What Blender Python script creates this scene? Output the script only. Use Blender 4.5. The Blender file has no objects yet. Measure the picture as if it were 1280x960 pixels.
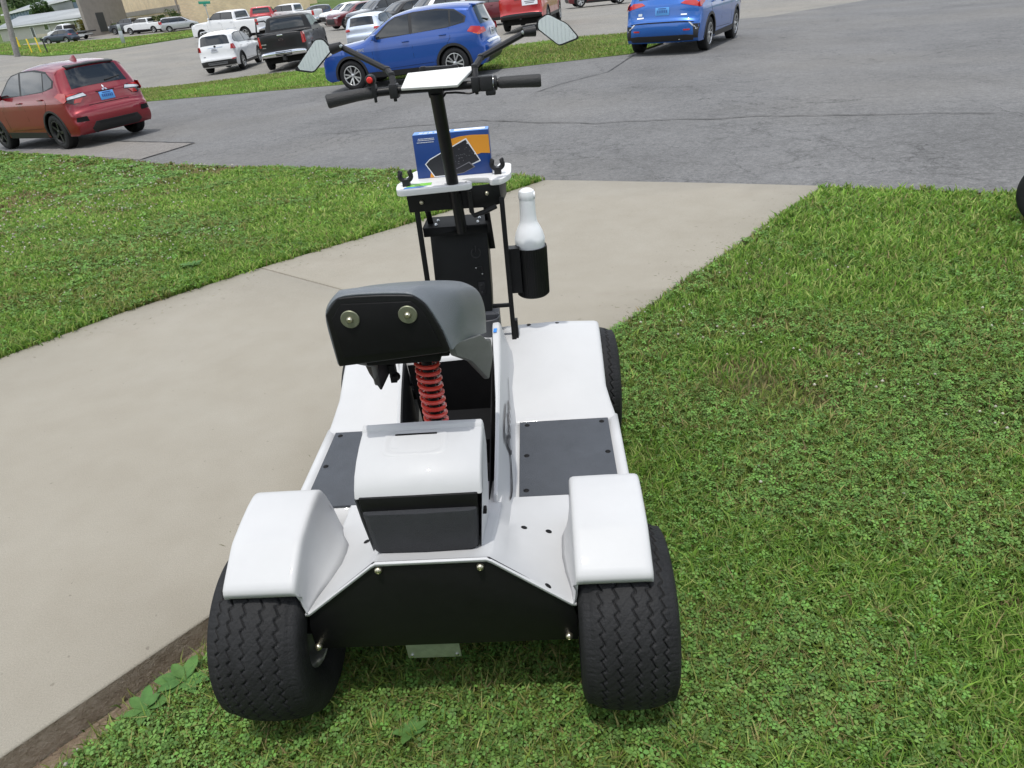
import bpy, bmesh, math, random
import numpy as np
from math import sin, cos, pi, radians, sqrt, atan2, exp
from mathutils import Vector, Matrix, Euler
from mathutils.geometry import delaunay_2d_cdt
random.seed(7); rng = np.random.default_rng(11)
S = bpy.context.scene
COL = S.collection

# ------------------------------------------------------------------ camera, sky, sun, exposure
cd = bpy.data.cameras.new('camera'); cam = bpy.data.objects.new('camera', cd); COL.objects.link(cam)
cd.sensor_width = 36.0; cd.lens = 887.0/1280.0*36.0; cd.clip_start = 0.05; cd.clip_end = 3000
_th, _rho = radians(29.2), radians(5.5)
_fw = Vector((0, cos(_th), -sin(_th))); _r0 = Vector((1, 0, 0)); _u0 = Vector((0, sin(_th), cos(_th)))
_r = _r0*cos(_rho) - _u0*sin(_rho); _u = _r0*sin(_rho) + _u0*cos(_rho)
cam.matrix_world = Matrix(((_r.x, _u.x, -_fw.x, 0), (_r.y, _u.y, -_fw.y, 0), (_r.z, _u.z, -_fw.z, 1.65), (0, 0, 0, 1)))
S.camera = cam

SUN_EL, SUN_AZ = radians(76), radians(196)      # azimuth clockwise from +Y
W = bpy.data.worlds.new('World'); S.world = W; W.use_nodes = True
nt = W.node_tree; bg = nt.nodes['Background']
sky = nt.nodes.new('ShaderNodeTexSky'); sky.sky_type = 'NISHITA'; sky.sun_disc = False
sky.sun_elevation = SUN_EL; sky.sun_rotation = SUN_AZ; sky.air_density = 1.2; sky.dust_density = 2.0
tc = nt.nodes.new('ShaderNodeTexCoord')
mp = nt.nodes.new('ShaderNodeMapping'); mp.inputs['Scale'].default_value = (1.3, 1.3, 3.2)
nz = nt.nodes.new('ShaderNodeTexNoise'); nz.inputs['Scale'].default_value = 1.7; nz.inputs['Detail'].default_value = 8; nz.inputs['Roughness'].default_value = .58
rp = nt.nodes.new('ShaderNodeValToRGB'); rp.color_ramp.elements[0].position = .40; rp.color_ramp.elements[1].position = .62
mx = nt.nodes.new('ShaderNodeMix'); mx.data_type = 'RGBA'
mx.inputs['B'].default_value = (13.5, 13.8, 14.2, 1)
nt.links.new(tc.outputs['Generated'], mp.inputs['Vector']); nt.links.new(mp.outputs[0], nz.inputs['Vector'])
nt.links.new(nz.outputs['Fac'], rp.inputs['Fac']); nt.links.new(rp.outputs['Color'], mx.inputs['Factor'])
nt.links.new(sky.outputs[0], mx.inputs['A']); nt.links.new(mx.outputs['Result'], bg.inputs['Color'])
bg.inputs['Strength'].default_value = .145
ld = bpy.data.lights.new('sun', 'SUN'); sun = bpy.data.objects.new('sun', ld); COL.objects.link(sun)
ld.energy = 2.85; ld.angle = radians(.8); ld.color = (1, .965, .91)
_sd = Vector((sin(SUN_AZ)*cos(SUN_EL), cos(SUN_AZ)*cos(SUN_EL), sin(SUN_EL)))
sun.rotation_euler = _sd.to_track_quat('Z', 'Y').to_euler()
S.view_settings.view_transform = 'Standard'; S.view_settings.look = 'None'
S.view_settings.exposure = -0.12; S.view_settings.gamma = 1.0; S.view_settings.use_curve_mapping = False
S.render.engine = 'CYCLES'; S.cycles.max_bounces = 6; S.cycles.diffuse_bounces = 3; S.cycles.glossy_bounces = 3
S.cycles.caustics_reflective = False; S.cycles.caustics_refractive = False

# ------------------------------------------------------------------ materials
MATS = {}
def principled(name):
    m = bpy.data.materials.new(name); m.use_nodes = True
    return m, m.node_tree, m.node_tree.nodes['Principled BSDF']
def mat(name, col, rough=.5, metal=0, coat=0, var=0, vscale=8, bump=0, bscale=60, spec=.5, rvar=0, sheen=0, coord='Object', emit=None):
    if name in MATS: return MATS[name]
    m, t, b = principled(name); N = t.nodes; Lk = t.links
    b.inputs['Base Color'].default_value = (*col, 1); b.inputs['Roughness'].default_value = rough
    b.inputs['Metallic'].default_value = metal; b.inputs['Coat Weight'].default_value = coat
    b.inputs['Coat Roughness'].default_value = .04; b.inputs['Specular IOR Level'].default_value = spec
    if var or bump or rvar:
        c = N.new('ShaderNodeTexCoord'); out = c.outputs[coord]
        if var or rvar:
            n = N.new('ShaderNodeTexNoise'); n.inputs['Scale'].default_value = vscale; n.inputs['Detail'].default_value = 6; n.inputs['Roughness'].default_value = .65
            Lk.new(out, n.inputs['Vector'])
            if var:
                r = N.new('ShaderNodeMapRange'); r.inputs['From Min'].default_value = .3; r.inputs['From Max'].default_value = .7
                r.inputs['To Min'].default_value = 1-var; r.inputs['To Max'].default_value = 1+var
                Lk.new(n.outputs['Fac'], r.inputs['Value'])
                x = N.new('ShaderNodeVectorMath'); x.operation = 'SCALE'; x.inputs[0].default_value = col
                Lk.new(r.outputs[0], x.inputs['Scale']); Lk.new(x.outputs[0], b.inputs['Base Color'])
            if rvar:
                r2 = N.new('ShaderNodeMapRange'); r2.inputs['To Min'].default_value = rough-rvar; r2.inputs['To Max'].default_value = rough+rvar
                Lk.new(n.outputs['Fac'], r2.inputs['Value']); Lk.new(r2.outputs[0], b.inputs['Roughness'])
        if bump:
            n2 = N.new('ShaderNodeTexNoise'); n2.inputs['Scale'].default_value = bscale; n2.inputs['Detail'].default_value = 4
            Lk.new(out, n2.inputs['Vector']); bp = N.new('ShaderNodeBump'); bp.inputs['Strength'].default_value = bump; bp.inputs['Distance'].default_value = .01
            Lk.new(n2.outputs['Fac'], bp.inputs['Height']); Lk.new(bp.outputs[0], b.inputs['Normal'])
    if emit:
        b.inputs['Emission Color'].default_value = (*emit, 1); b.inputs['Emission Strength'].default_value = 1
    MATS[name] = m; return m

def paint(name, col, metal=.35, rough=.32):
    return mat('paint_'+name, col, rough, metal, 1.0, var=.05, vscale=40)
class G:  # tiny node-graph helper
    def __init__(s, name):
        s.m, s.t, s.b = principled(name); MATS[name] = s.m
    def n(s, typ, **kw):
        x = s.t.nodes.new(typ)
        for k, v in kw.items():
            if k in x.inputs.keys(): x.inputs[k].default_value = v
            else: setattr(x, k, v)
        return x
    def l(s, a, b): s.t.links.new(a, b)
    def pos(s): return s.n('ShaderNodeNewGeometry').outputs['Position']
    def noise(s, v, scale, detail=5, rough=.6, dist=0):
        x = s.n('ShaderNodeTexNoise', Scale=scale, Detail=detail, Roughness=rough, Distortion=dist); s.l(v, x.inputs['Vector']); return x.outputs['Fac']
    def ramp(s, f, stops):
        r = s.n('ShaderNodeValToRGB'); e = r.color_ramp.elements
        while len(e) < len(stops): e.new(.5)
        for i, (p, c) in enumerate(stops):
            e[i].position = p; e[i].color = (c, c, c, 1) if isinstance(c, (int, float)) else (*c, 1)
        s.l(f, r.inputs['Fac']); return r.outputs['Color']
    def mix(s, f, a, b, blend='MIX'):
        x = s.n('ShaderNodeMix'); x.data_type = 'RGBA'; x.blend_type = blend
        for k, v in (('Factor', f), ('A', a), ('B', b)):
            if isinstance(v, (int, float)): x.inputs[k].default_value = v
            elif isinstance(v, tuple): x.inputs[k].default_value = (*v, 1)
            else: s.l(v, x.inputs[k])
        return x.outputs['Result']
    def math(s, op, a, b=0):
        x = s.n('ShaderNodeMath'); x.operation = op
        for i, v in enumerate((a, b)):
            if isinstance(v, (int, float)): x.inputs[i].default_value = v
            else: s.l(v, x.inputs[i])
        return x.outputs[0]
    def bump(s, h, strength, dist=.01):
        x = s.n('ShaderNodeBump', Strength=strength, Distance=dist); s.l(h, x.inputs['Height']); s.l(x.outputs[0], s.b.inputs['Normal'])
def asphalt(name, base, crack=1.0, blotch=.18):
    g = G(name); p = g.pos()
    sp = g.noise(p, 85, 4, .85); fi = g.noise(p, 330, 2, .7); md = g.noise(p, 7, 6, .75); lo = g.noise(p, .5, 5, .6)
    c = g.ramp(sp, [(.30, tuple(v*.35 for v in base)), (.47, tuple(v*.9 for v in base)), (.6, tuple(v*1.25 for v in base)), (.76, tuple(min(1, v*2.3) for v in base))])
    c = g.mix(.35, c, g.ramp(fi, [(.3, tuple(v*.5 for v in base)), (.72, tuple(v*1.7 for v in base))]))
    c = g.mix(1.0, c, g.ramp(md, [(.28, .82), (.72, 1.16)]), 'MULTIPLY')
    c = g.mix(1.0, c, g.ramp(lo, [(.32, 1-blotch), (.68, 1+blotch*.6)]), 'MULTIPLY')
    ag = g.noise(p, 24, 3, .85); c = g.mix(1.0, c, g.ramp(ag, [(.32, .74), (.5, 1.0), (.68, 1.3)]), 'MULTIPLY')
    pale = g.ramp(g.noise(p, .23, 3, .5), [(.45, 0), (.7, 1)]); c = g.mix(g.math('MULTIPLY', pale, .35), c, (base[0]*1.35, base[1]*1.28, base[2]*1.15))
    if crack:
        nzz = g.n('ShaderNodeTexNoise', Scale=3.2, Detail=7.0, Roughness=.75); g.l(p, nzz.inputs['Vector'])
        sc = g.n('ShaderNodeVectorMath'); sc.operation = 'SCALE'; sc.inputs['Scale'].default_value = .55; g.l(nzz.outputs['Color'], sc.inputs[0])
        wv = g.n('ShaderNodeVectorMath'); wv.operation = 'ADD'; g.l(p, wv.inputs[0]); g.l(sc.outputs[0], wv.inputs[1])
        for scale, w, lo_, hi_, seed, amt in ((.55, .006, .44, .56, 0, .75), (1.5, .005, .48, .58, 13, .62), (4.2, .0035, .55, .64, 31, .5)):
            ad = g.n('ShaderNodeVectorMath'); ad.operation = 'ADD'; ad.inputs[1].default_value = (seed, seed*.7, 0); g.l(wv.outputs[0], ad.inputs[0])
            v = g.n('ShaderNodeTexVoronoi', Scale=scale); v.feature = 'DISTANCE_TO_EDGE'; g.l(ad.outputs[0], v.inputs['Vector'])
            ln = g.ramp(v.outputs['Distance'], [(0, 1), (w*scale, .7), (w*scale*2.6, 0)])
            mk = g.math('MULTIPLY', g.ramp(g.noise(ad.outputs[0], .33, 3, .5), [(lo_, 0), (hi_, 1)]), g.ramp(g.noise(p, 2.5, 3, .6), [(.38, .15), (.55, 1)]))
            c = g.mix(g.math('MULTIPLY', g.math('MULTIPLY', ln, mk), amt*crack), c, tuple(v_*.22 for v_ in base))
    g.l(c, g.b.inputs['Base Color']); g.b.inputs['Roughness'].default_value = .88; g.b.inputs['Specular IOR Level'].default_value = .25
    g.bump(g.math('ADD', sp, g.math('MULTIPLY', fi, .5)), .6, .008); return g.m
M_road = asphalt('road_asphalt', (.146, .146, .146))
M_lot = asphalt('lot_asphalt', (.205, .197, .18), .5, .12)
M_patch = asphalt('patch_asphalt', (.185, .175, .165), 0, .1)
def concrete():
    g = G('concrete'); p = g.pos()
    a = g.noise(p, .9, 6, .62, .6); b_ = g.noise(p, 5, 5, .6); f = g.noise(p, 230, 2, .7)
    c = g.ramp(a, [(.3, (.255, .232, .188)), (.5, (.282, .260, .214)), (.72, (.306, .287, .244))])
    c = g.mix(.5, c, g.ramp(b_, [(.3, (.260, .238, .196)), (.7, (.302, .281, .237))]))
    c = g.mix(1.0, c, g.ramp(f, [(.3, .86), (.7, 1.12)]), 'MULTIPLY')
    spots = g.ramp(g.noise(p, 38, 1, .4), [(.76, 0), (.79, 1)])
    c = g.mix(g.math('MULTIPLY', spots, .45), c, (.12, .10, .08))
    br = g.n('ShaderNodeMapping'); br.inputs['Rotation'].default_value = (0, 0, radians(42)); br.inputs['Scale'].default_value = (7, 190, 1); g.l(p, br.inputs['Vector'])
    s2 = g.noise(br.outputs[0], 1.0, 3, .6)
    g.l(c, g.b.inputs['Base Color']); g.b.inputs['Roughness'].default_value = .88; g.b.inputs['Specular IOR Level'].default_value = .25
    g.bump(g.math('ADD', g.math('MULTIPLY', s2, .6), f), .35, .004); return g.m
M_conc = concrete()
def soilmat(name, cols, scale=14, rough=.95):
    g = G(name); p = g.pos()
    c = g.ramp(g.noise(p, scale, 8, .72), [(.28, cols[0]), (.5, cols[1]), (.74, cols[2])])
    c = g.mix(1.0, c, g.ramp(g.noise(p, .35, 4, .6), [(.3, .8), (.7, 1.18)]), 'MULTIPLY')
    g.l(c, g.b.inputs['Base Color']); g.b.inputs['Roughness'].default_value = rough; g.b.inputs['Specular IOR Level'].default_value = .2
    g.bump(g.noise(p, scale*3, 6, .7), 1.0, .02); return g.m
M_soil = soilmat('lawn_soil', [(.055, .065, .02), (.09, .105, .034), (.16, .135, .07)], 30)
M_turf = soilmat('far_turf', [(.07, .125, .025), (.11, .185, .04), (.17, .24, .065)], 9)
M_slabside = soilmat('slab_side_dirt', [(.28, .22, .165), (.42, .345, .27), (.55, .47, .39)], 26)
M_bare = soilmat('bare_soil', [(.17, .12, .082), (.29, .22, .155), (.40, .32, .24)], 30)
M_land = soilmat('land', [(.05, .085, .022), (.075, .12, .03), (.12, .145, .05)], 2)
def bladeMat(name):
    g = G(name); at = g.n('ShaderNodeAttribute'); at.attribute_name = 'tint'
    g.l(at.outputs['Color'], g.b.inputs['Base Color']); g.b.inputs['Roughness'].default_value = .6; g.b.inputs['Specular IOR Level'].default_value = .3
    tr = g.n('ShaderNodeBsdfTranslucent'); g.l(at.outputs['Color'], tr.inputs['Color'])
    ms = g.n('ShaderNodeMixShader'); ms.inputs[0].default_value = .42
    out = g.t.nodes['Material Output']; g.l(g.b.outputs[0], ms.inputs[1]); g.l(tr.outputs[0], ms.inputs[2]); g.l(ms.outputs[0], out.inputs['Surface'])
    return g.m
M_blade = bladeMat('grass_blade')

M_white = mat('white_gelcoat', (.50, .505, .51), .45, 0, .10, spec=.2, rvar=.06, vscale=9, bump=.02, bscale=25, var=.025)
M_poly = mat('white_polymer', (.68, .682, .675), .42, bump=.05, bscale=120)
M_black = mat('black_powdercoat', (.006, .006, .0065), .42, bump=.08, bscale=500, var=.15, vscale=30, spec=.28)
M_blackmatte = mat('black_matte', (.005, .005, .0055), .65, var=.2, vscale=20, spec=.2)
M_plastic = mat('black_plastic', (.014, .014, .0155), .48, spec=.35, bump=.15, bscale=300, var=.1)
M_grip = mat('rubber_grip', (.02, .02, .021), .62, bump=.3, bscale=260)
M_cup = mat('cup_plastic', (.055, .058, .066), .5, bump=.1, bscale=200)
M_bin = mat('charcoal_plastic', (.020, .022, .026), .55, bump=.5, bscale=450, var=.12, vscale=30)
M_board = mat('floorboard_rubber', (.055, .062, .074), .62, bump=.45, bscale=500, var=.12, vscale=14)
M_seat = mat('grey_vinyl', (.118, .132, .146), .36, bump=.25, bscale=420, var=.06, vscale=10)
M_seatdk = mat('grey_vinyl_side', (.105, .108, .105), .5, bump=.25, bscale=420, var=.06)
M_rub = mat('tyre_rubber', (.0125, .0128, .0138), .68, bump=.25, bscale=150, var=.35, vscale=14, spec=.3)
M_rim = mat('silver_rim', (.62, .63, .64), .3, .9)
M_zinc = mat('zinc_bolt', (.55, .52, .40), .3, .95)
M_steel = mat('steel', (.55, .56, .57), .25, 1)
M_washer = mat('washer_olive', (.21, .22, .155), .5, .6, var=.08, vscale=60)
M_plate_metal = mat('galvanised_plate', (.42, .44, .40), .35, .7, var=.2, vscale=40)
M_spring = mat('red_spring', (.62, .045, .03), .35, 0, .4)
M_red = mat('red_button', (.6, .02, .015), .3)
M_glass = mat('dark_glass', (.012, .015, .017), .03, 0, .35, spec=.7)
M_trim = mat('car_trim_black', (.016, .016, .017), .5, bump=.1, bscale=200)
M_under = mat('car_underbody', (.008, .008, .008), .9)
M_alloy = mat('alloy', (.58, .59, .60), .28, .85)
M_darkalloy = mat('dark_alloy', (.03, .03, .032), .35, .6)
M_tail = mat('taillight_red', (.42, .015, .012), .12, 0, .8)
M_tailamb = mat('taillight_amber', (.75, .16, .02), .15, 0, .8)
M_clear = mat('clear_lamp', (.62, .64, .66), .1, .3, .8)
M_chrome = mat('chrome', (.75, .76, .78), .12, 1)
M_plateblue = mat('licence_plate_blue', (.10, .34, .72), .4)
M_plateink = mat('licence_plate_ink', (.03, .10, .32), .5)
M_platewhite = mat('licence_plate_white', (.6, .63, .68), .4)
M_mirror = mat('mirror_glass', (.95, .965, .97), .015, 1)
M_boxblue = mat('carton_blue', (.012, .05, .22), .35, var=.05)
M_boxtop = mat('carton_pale_blue', (.09, .25, .62), .4)
M_orange = mat('carton_orange', (.72, .30, .03), .4)
M_ink = mat('print_dark', (.018, .018, .024), .45)
M_grey = mat('print_grey', (.16, .16, .18), .5)
M_label = mat('print_white', (.78, .80, .84), .5)
M_green = mat('sticker_green', (.22, .55, .08), .5)
M_sblue = mat('sticker_blue', (.04, .22, .62), .5)
M_bottle = mat('white_bottle', (.74, .755, .77), .4, bump=.03, bscale=60)
M_brown = mat('dirt_brown', (.1, .07, .05), .9)

# ------------------------------------------------------------------ mesh helpers
class MB:
    def __init__(s): s.v = []; s.f = []; s.mi = []; s.M = Matrix.Identity(4)
    def add(s, vs, fs, m=0):
        o = len(s.v)
        s.v += [tuple(s.M @ Vector(p)) for p in vs]; s.f += [tuple(i+o for i in f) for f in fs]; s.mi += [m]*len(fs); return s
    def box(s, c, d, rot=None, m=0):
        R = Euler(rot).to_matrix() if rot else Matrix.Identity(3); c = Vector(c)
        vs = [c + R @ Vector((x*d[0]/2, y*d[1]/2, z*d[2]/2)) for x in (-1, 1) for y in (-1, 1) for z in (-1, 1)]
        return s.add(vs, [(0, 1, 3, 2), (4, 6, 7, 5), (0, 4, 5, 1), (2, 3, 7, 6), (0, 2, 6, 4), (1, 5, 7, 3)], m)
    def prism(s, poly, vec, m=0):
        n = len(poly); vec = Vector(vec); a = [Vector(p) for p in poly]
        return s.add(a+[p+vec for p in a], [tuple(range(n))[::-1], tuple(range(n, 2*n))]+[(i, (i+1) % n, n+(i+1) % n, n+i) for i in range(n)], m)
    def tube(s, pts, r, n=10, m=0, caps=True):
        pts = [Vector(p) for p in pts]; k = len(pts); rr = r if isinstance(r, (list, tuple)) else [r]*k
        vs = []; fs = []; ref = None
        for i, p in enumerate(pts):
            t = (pts[min(i+1, k-1)]-pts[max(i-1, 0)]).normalized()
            if ref is None: ref = t.orthogonal().normalized()
            ref = (ref-t*ref.dot(t)).normalized(); b = t.cross(ref)
            vs += [p+(ref*cos(2*pi*j/n)+b*sin(2*pi*j/n))*rr[i] for j in range(n)]
        for i in range(k-1):
            for j in range(n): fs.append((i*n+j, i*n+(j+1) % n, (i+1)*n+(j+1) % n, (i+1)*n+j))
        if caps: fs += [tuple(range(n))[::-1], tuple(range((k-1)*n, k*n))]
        return s.add(vs, fs, m)
    def lathe(s, prof, n=24, axis='z', c=(0, 0, 0), m=0, closed=False):
        vs = []; fs = []; k = len(prof)
        for j in range(n):
            a = 2*pi*j/n
            for r, h in prof:
                x, y = r*cos(a), r*sin(a)
                p = (x, y, h) if axis == 'z' else ((h, x, y) if axis == 'x' else (x, h, y))
                vs.append((p[0]+c[0], p[1]+c[1], p[2]+c[2]))
        for j in range(n):
            q = (j+1) % n
            for i in range(k-1 if not closed else k):
                i2 = (i+1) % k
                fs.append((j*k+i, q*k+i, q*k+i2, j*k+i2))
        return s.add(vs, fs, m)
    def loft(s, rings, m=0, closed=False, cap=True):
        n = len(rings[0]); vs = [p for r in rings for p in r]; fs = []
        for i in range(len(rings)-1):
            for j in range(n if closed else n-1):
                fs.append((i*n+j, i*n+(j+1) % n, (i+1)*n+(j+1) % n, (i+1)*n+j))
        if closed and cap: fs += [tuple(range(n))[::-1], tuple(range((len(rings)-1)*n, len(rings)*n))]
        return s.add(vs, fs, m)
    def mesh(s, name, mats, bevel=0, seg=2, angle=38, weld=True):
        me = bpy.data.meshes.new(name); me.from_pydata(s.v, [], s.f)
        for mm in (mats if isinstance(mats, (list, tuple)) else [mats]): me.materials.append(mm)
        me.polygons.foreach_set('material_index', s.mi)
        bm = bmesh.new(); bm.from_mesh(me)
        if weld: bmesh.ops.remove_doubles(bm, verts=bm.verts, dist=1e-5)
        bmesh.ops.recalc_face_normals(bm, faces=bm.faces)
        if bevel:
            es = [e for e in bm.edges if len(e.link_faces) == 2 and e.calc_face_angle(0) > radians(30)]
            if es: bmesh.ops.bevel(bm, geom=es, offset=bevel, segments=seg, profile=.5, affect='EDGES', clamp_overlap=True)
        for f in bm.faces: f.smooth = True
        for e in bm.edges:
            if len(e.link_faces) == 2 and e.calc_face_angle(0) > radians(angle): e.smooth = False
        bm.to_mesh(me); bm.free(); return me
    def build(s, name, mats, parent=None, **kw):
        o = bpy.data.objects.new(name, s.mesh(name, mats, **kw)); COL.objects.link(o)
        if parent: o.parent = parent
        return o
def tag(o, label=None, cat=None, group=None, kind=None):
    for k, v in (('label', label), ('category', cat), ('group', group), ('kind', kind)):
        if v: o[k] = v
    return o
def empty(name, loc=(0, 0, 0), rz=0):
    o = bpy.data.objects.new(name, None); o.empty_display_size = .1; COL.objects.link(o); o.location = loc; o.rotation_euler = (0, 0, rz); return o
def link(name, me, parent=None, loc=None, rot=None, scale=None):
    o = bpy.data.objects.new(name, me); COL.objects.link(o); o.parent = parent
    if loc: o.location = loc
    if rot: o.rotation_euler = rot
    if scale: o.scale = scale
    return o
def kids(o): return [c for c in bpy.data.objects if c.parent == o]
def copy_tree(o, parent=None):
    c = o.copy(); COL.objects.link(c); c.parent = parent
    for ch in kids(o): copy_tree(ch, c)
    return c
def text_mesh(txt, size, extrude=.0005, shear=0):
    c = bpy.data.curves.new('t', 'FONT'); c.body = txt; c.size = size; c.extrude = extrude; c.shear = shear; c.align_x = 'CENTER'; c.align_y = 'CENTER'; c.resolution_u = 3
    o = bpy.data.objects.new('t', c); COL.objects.link(o); me = bpy.data.meshes.new_from_object(o)
    bpy.data.objects.remove(o); bpy.data.curves.remove(c); return me
def ss(a, b, v):
    t = min(1, max(0, (v-a)/(b-a))); return t*t*(3-2*t)
def lerp(a, b, t): return a+(b-a)*t

# ------------------------------------------------------------------ terrain
def gz(x, y):
    u = min(16, max(0, 3.5-x)); t = ss(4.5, 12, y)*(1-ss(33, 64, y))
    far = ss(105, 150, y)*(1.15+.028*(min(-30, max(-130, x))+65))+max(0, y-150)*.012
    return -.045*u*t+far
def grid_cuts(bm, xs, ys):
    for ax, vals in ((0, xs), (1, ys)):
        for v in vals:
            co = (v, 0, 0) if ax == 0 else (0, v, 0); no = (1, 0, 0) if ax == 0 else (0, 1, 0)
            bmesh.ops.bisect_plane(bm, geom=bm.verts[:]+bm.edges[:]+bm.faces[:], plane_co=co, plane_no=no, dist=1e-5)
def sheet(name, poly, off, m, step=2.0, hfn=None, kind='structure', parent=None, thick=0, m2=None, bevel=0):
    bm = bmesh.new(); f = bm.faces.new([bm.verts.new((x, y, 0)) for x, y in poly]); bmesh.ops.triangulate(bm, faces=[f])
    x0, x1 = min(p[0] for p in poly), max(p[0] for p in poly); y0, y1 = min(p[1] for p in poly), max(p[1] for p in poly)
    def cuts(a, b):
        out = []; v = math.floor(a/step)*step
        while v < b:
            if v > a: out.append(v)
            v += step if abs(v) < 130 else step*8
        return out
    grid_cuts(bm, cuts(x0, x1), cuts(y0, y1))
    bmesh.ops.dissolve_degenerate(bm, dist=1e-5, edges=bm.edges[:])
    fn = hfn or (lambda x, y: gz(x, y)+off)
    for v in bm.verts: v.co.z = fn(v.co.x, v.co.y)
    bmesh.ops.recalc_face_normals(bm, faces=bm.faces)
    for fc in bm.faces:
        if fc.normal.z < 0: fc.normal_flip()
        fc.smooth = True
    if thick:
        bd = [e for e in bm.edges if e.is_boundary]
        r = bmesh.ops.extrude_edge_only(bm, edges=bd); nv = [g for g in r['geom'] if isinstance(g, bmesh.types.BMVert)]
        for v in nv: v.co.z -= bevel; 
        # chamfered arris then the vertical side
        c0 = Vector((sum(p[0] for p in poly)/len(poly), sum(p[1] for p in poly)/len(poly), 0))
        for v in nv:
            d = (v.co-c0); d.z = 0; v.co += d.normalized()*bevel
        ne = [g for g in r['geom'] if isinstance(g, bmesh.types.BMEdge)]
        r2 = bmesh.ops.extrude_edge_only(bm, edges=ne)
        for v in [g for g in r2['geom'] if isinstance(g, bmesh.types.BMVert)]: v.co.z -= thick
        for fc in [g for g in r2['geom'] if isinstance(g, bmesh.types.BMFace)]: fc.material_index = 1; fc.smooth = False
    me = bpy.data.meshes.new(name); bm.to_mesh(me); bm.free(); me.materials.append(m)
    if m2: me.materials.append(m2)
    o = bpy.data.objects.new(name, me); COL.objects.link(o)
    if parent: o.parent = parent
    elif kind: o['kind'] = kind
    return o
# one ground sheet out to the horizon
def big_ground():
    xs = sorted(set([-900, -600, -400, -280, -200]+list(range(-160, 161, 8))+list(range(-30, 31, 2))+[200, 280, 400, 600, 900]))
    ys = sorted(set([-200, -100, -60, -40, -20]+list(range(-12, 64, 2))+list(range(64, 240, 6))+[260, 300, 360, 440, 560, 700, 900, 1400]))
    vs = [(x, y, gz(x, y)-(.30 if -60 < y < 100 else .12)) for y in ys for x in xs]; vs = [(x, y, z+max(0, y-235)*.085*(1-ss(-120, 40, x))) for x, y, z in vs]; n = len(xs)
    fs = [(j*n+i, j*n+i+1, (j+1)*n+i+1, (j+1)*n+i) for j in range(len(ys)-1) for i in range(n-1)]
    mb = MB(); mb.add(vs, fs); return tag(mb.build('ground', M_land), kind='structure')
big_ground()
ROAD_NEAR = [(-30, 34), (-20, 25), (-11.04, 17.12), (-7.77, 14.27), (-4.64, 11.56), (-1.93, 9.15), (-1.06, 8.43), (.2, 7.32), (.51, 7.04), (2.72, 5.8), (3.34, 5.47), (3.85, 5.14), (9, 2.0), (24, -7)]
VERGE_NEAR = [(-15.5, 27.9), (-10.87, 25.39), (-4.08, 21.53), (.76, 19.34), (3.56, 18.53)]
VERGE_FAR = [(4.9, 20.8), (4.78, 25.16), (1.36, 26.26), (-5.27, 28.43), (-8.5, 30.0), (-11.1, 30.6), (-13.14, 31.4), (-16, 31.5)]
sheet('parking_lot', [(-46, 30), (-30, 33), (-12, 19), (26, -6), (90, -6), (90, 103), (-28, 103), (-29.3, 88), (-26.5, 74.7), (-27.6, 61.7), (-29.7, 59.7), (-33.4, 61), (-46.5, 78), (-60, 78)], -.045, M_lot)
sheet('road', ROAD_NEAR+[(50, 8), (60, 30), (32, 40), (15.2, 31.0), (10, 27.1), (8.44, 27.43), (6.2, 25.4), (5.2, 20.5)]+VERGE_NEAR[::-1]+[(-22, 33), (-30, 40)], -.015, M_road, 1.0)
sheet('asphalt_patch', [(-10.6, 16.2), (-9.2, 17.9), (-8.85, 16.95), (-5.45, 14.05), (-6.05, 12.95), (-7.6, 14.3)], -.008, M_patch, 1.0)
def strip(name, pts, w, off, m, parent=None, jit=.25):
    fine = []
    for a, b in zip(pts[:-1], pts[1:]):
        k = max(2, int(math.dist(a, b)/.12))
        fine += [(lerp(a[0], b[0], i/k), lerp(a[1], b[1], i/k)) for i in range(k)]
    fine.append(pts[-1]); mb = MB(); vs = []; wob = 0
    for i, p in enumerate(fine):
        q = fine[min(i+1, len(fine)-1)]; o = fine[max(i-1, 0)]; d = Vector((q[0]-o[0], q[1]-o[1])).normalized(); n = Vector((-d.y, d.x))
        wob = wob*.8+random.uniform(-1, 1)*w*jit; ww = w*random.uniform(.55, 1.3)/2*(1 if 0 < i < len(fine)-1 else .2)
        for sg in (-1, 1):
            x, y = p[0]+n.x*(wob+sg*ww), p[1]+n.y*(wob+sg*ww); vs.append((x, y, gz(x, y)+off))
    mb.add(vs, [(2*i, 2*i+1, 2*i+3, 2*i+2) for i in range(len(fine)-1)])
    return tag(mb.build(name, m, parent), kind=None if parent else 'structure')
M_tar = mat('tar_seam', (.018, .018, .02), .7, bump=.3, bscale=90, var=.25, vscale=20)
M_crack = mat('crack_dirt', (.07, .067, .063), .95, var=.4, vscale=3)
strip('tar_seam', [(-8.85, 16.85), (-7.2, 15.5), (-5.5, 14.08), (-5.75, 13.5), (-6.05, 12.95)], .045, -.003, M_tar)
strip('tar_seam', [(.95, 14.2), (1.5, 14.9), (2.55, 15.7), (3.6, 18.2)], .03, -.004, M_tar)
strip('crack', [(-2.9, 12.9), (-.1, 11.9), (.5, 11.2), (.95, 10.77), (1.5, 10.2), (2.0, 9.98), (2.92, 9.28), (3.4, 9.12), (3.8, 8.93), (4.46, 8.55), (5.0, 8.35), (5.6, 8.0)], .024, -.004, M_crack, jit=1.5)
sheet('verge', VERGE_NEAR+VERGE_FAR, .0, M_turf, 1.0, thick=.2, m2=M_soil, bevel=.004)
FARG = [(-74, 126), (-60, 96), (-46.5, 78.2), (-33.4, 61), (-29.7, 59.7), (-27.6, 61.7), (-26.5, 74.7), (-29.3, 88.3), (-28, 100), (-30, 112), (-36, 112), (-38, 107.8), (-41.3, 102.3), (-46.8, 101.1), (-52.2, 106), (-57, 105)]
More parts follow.
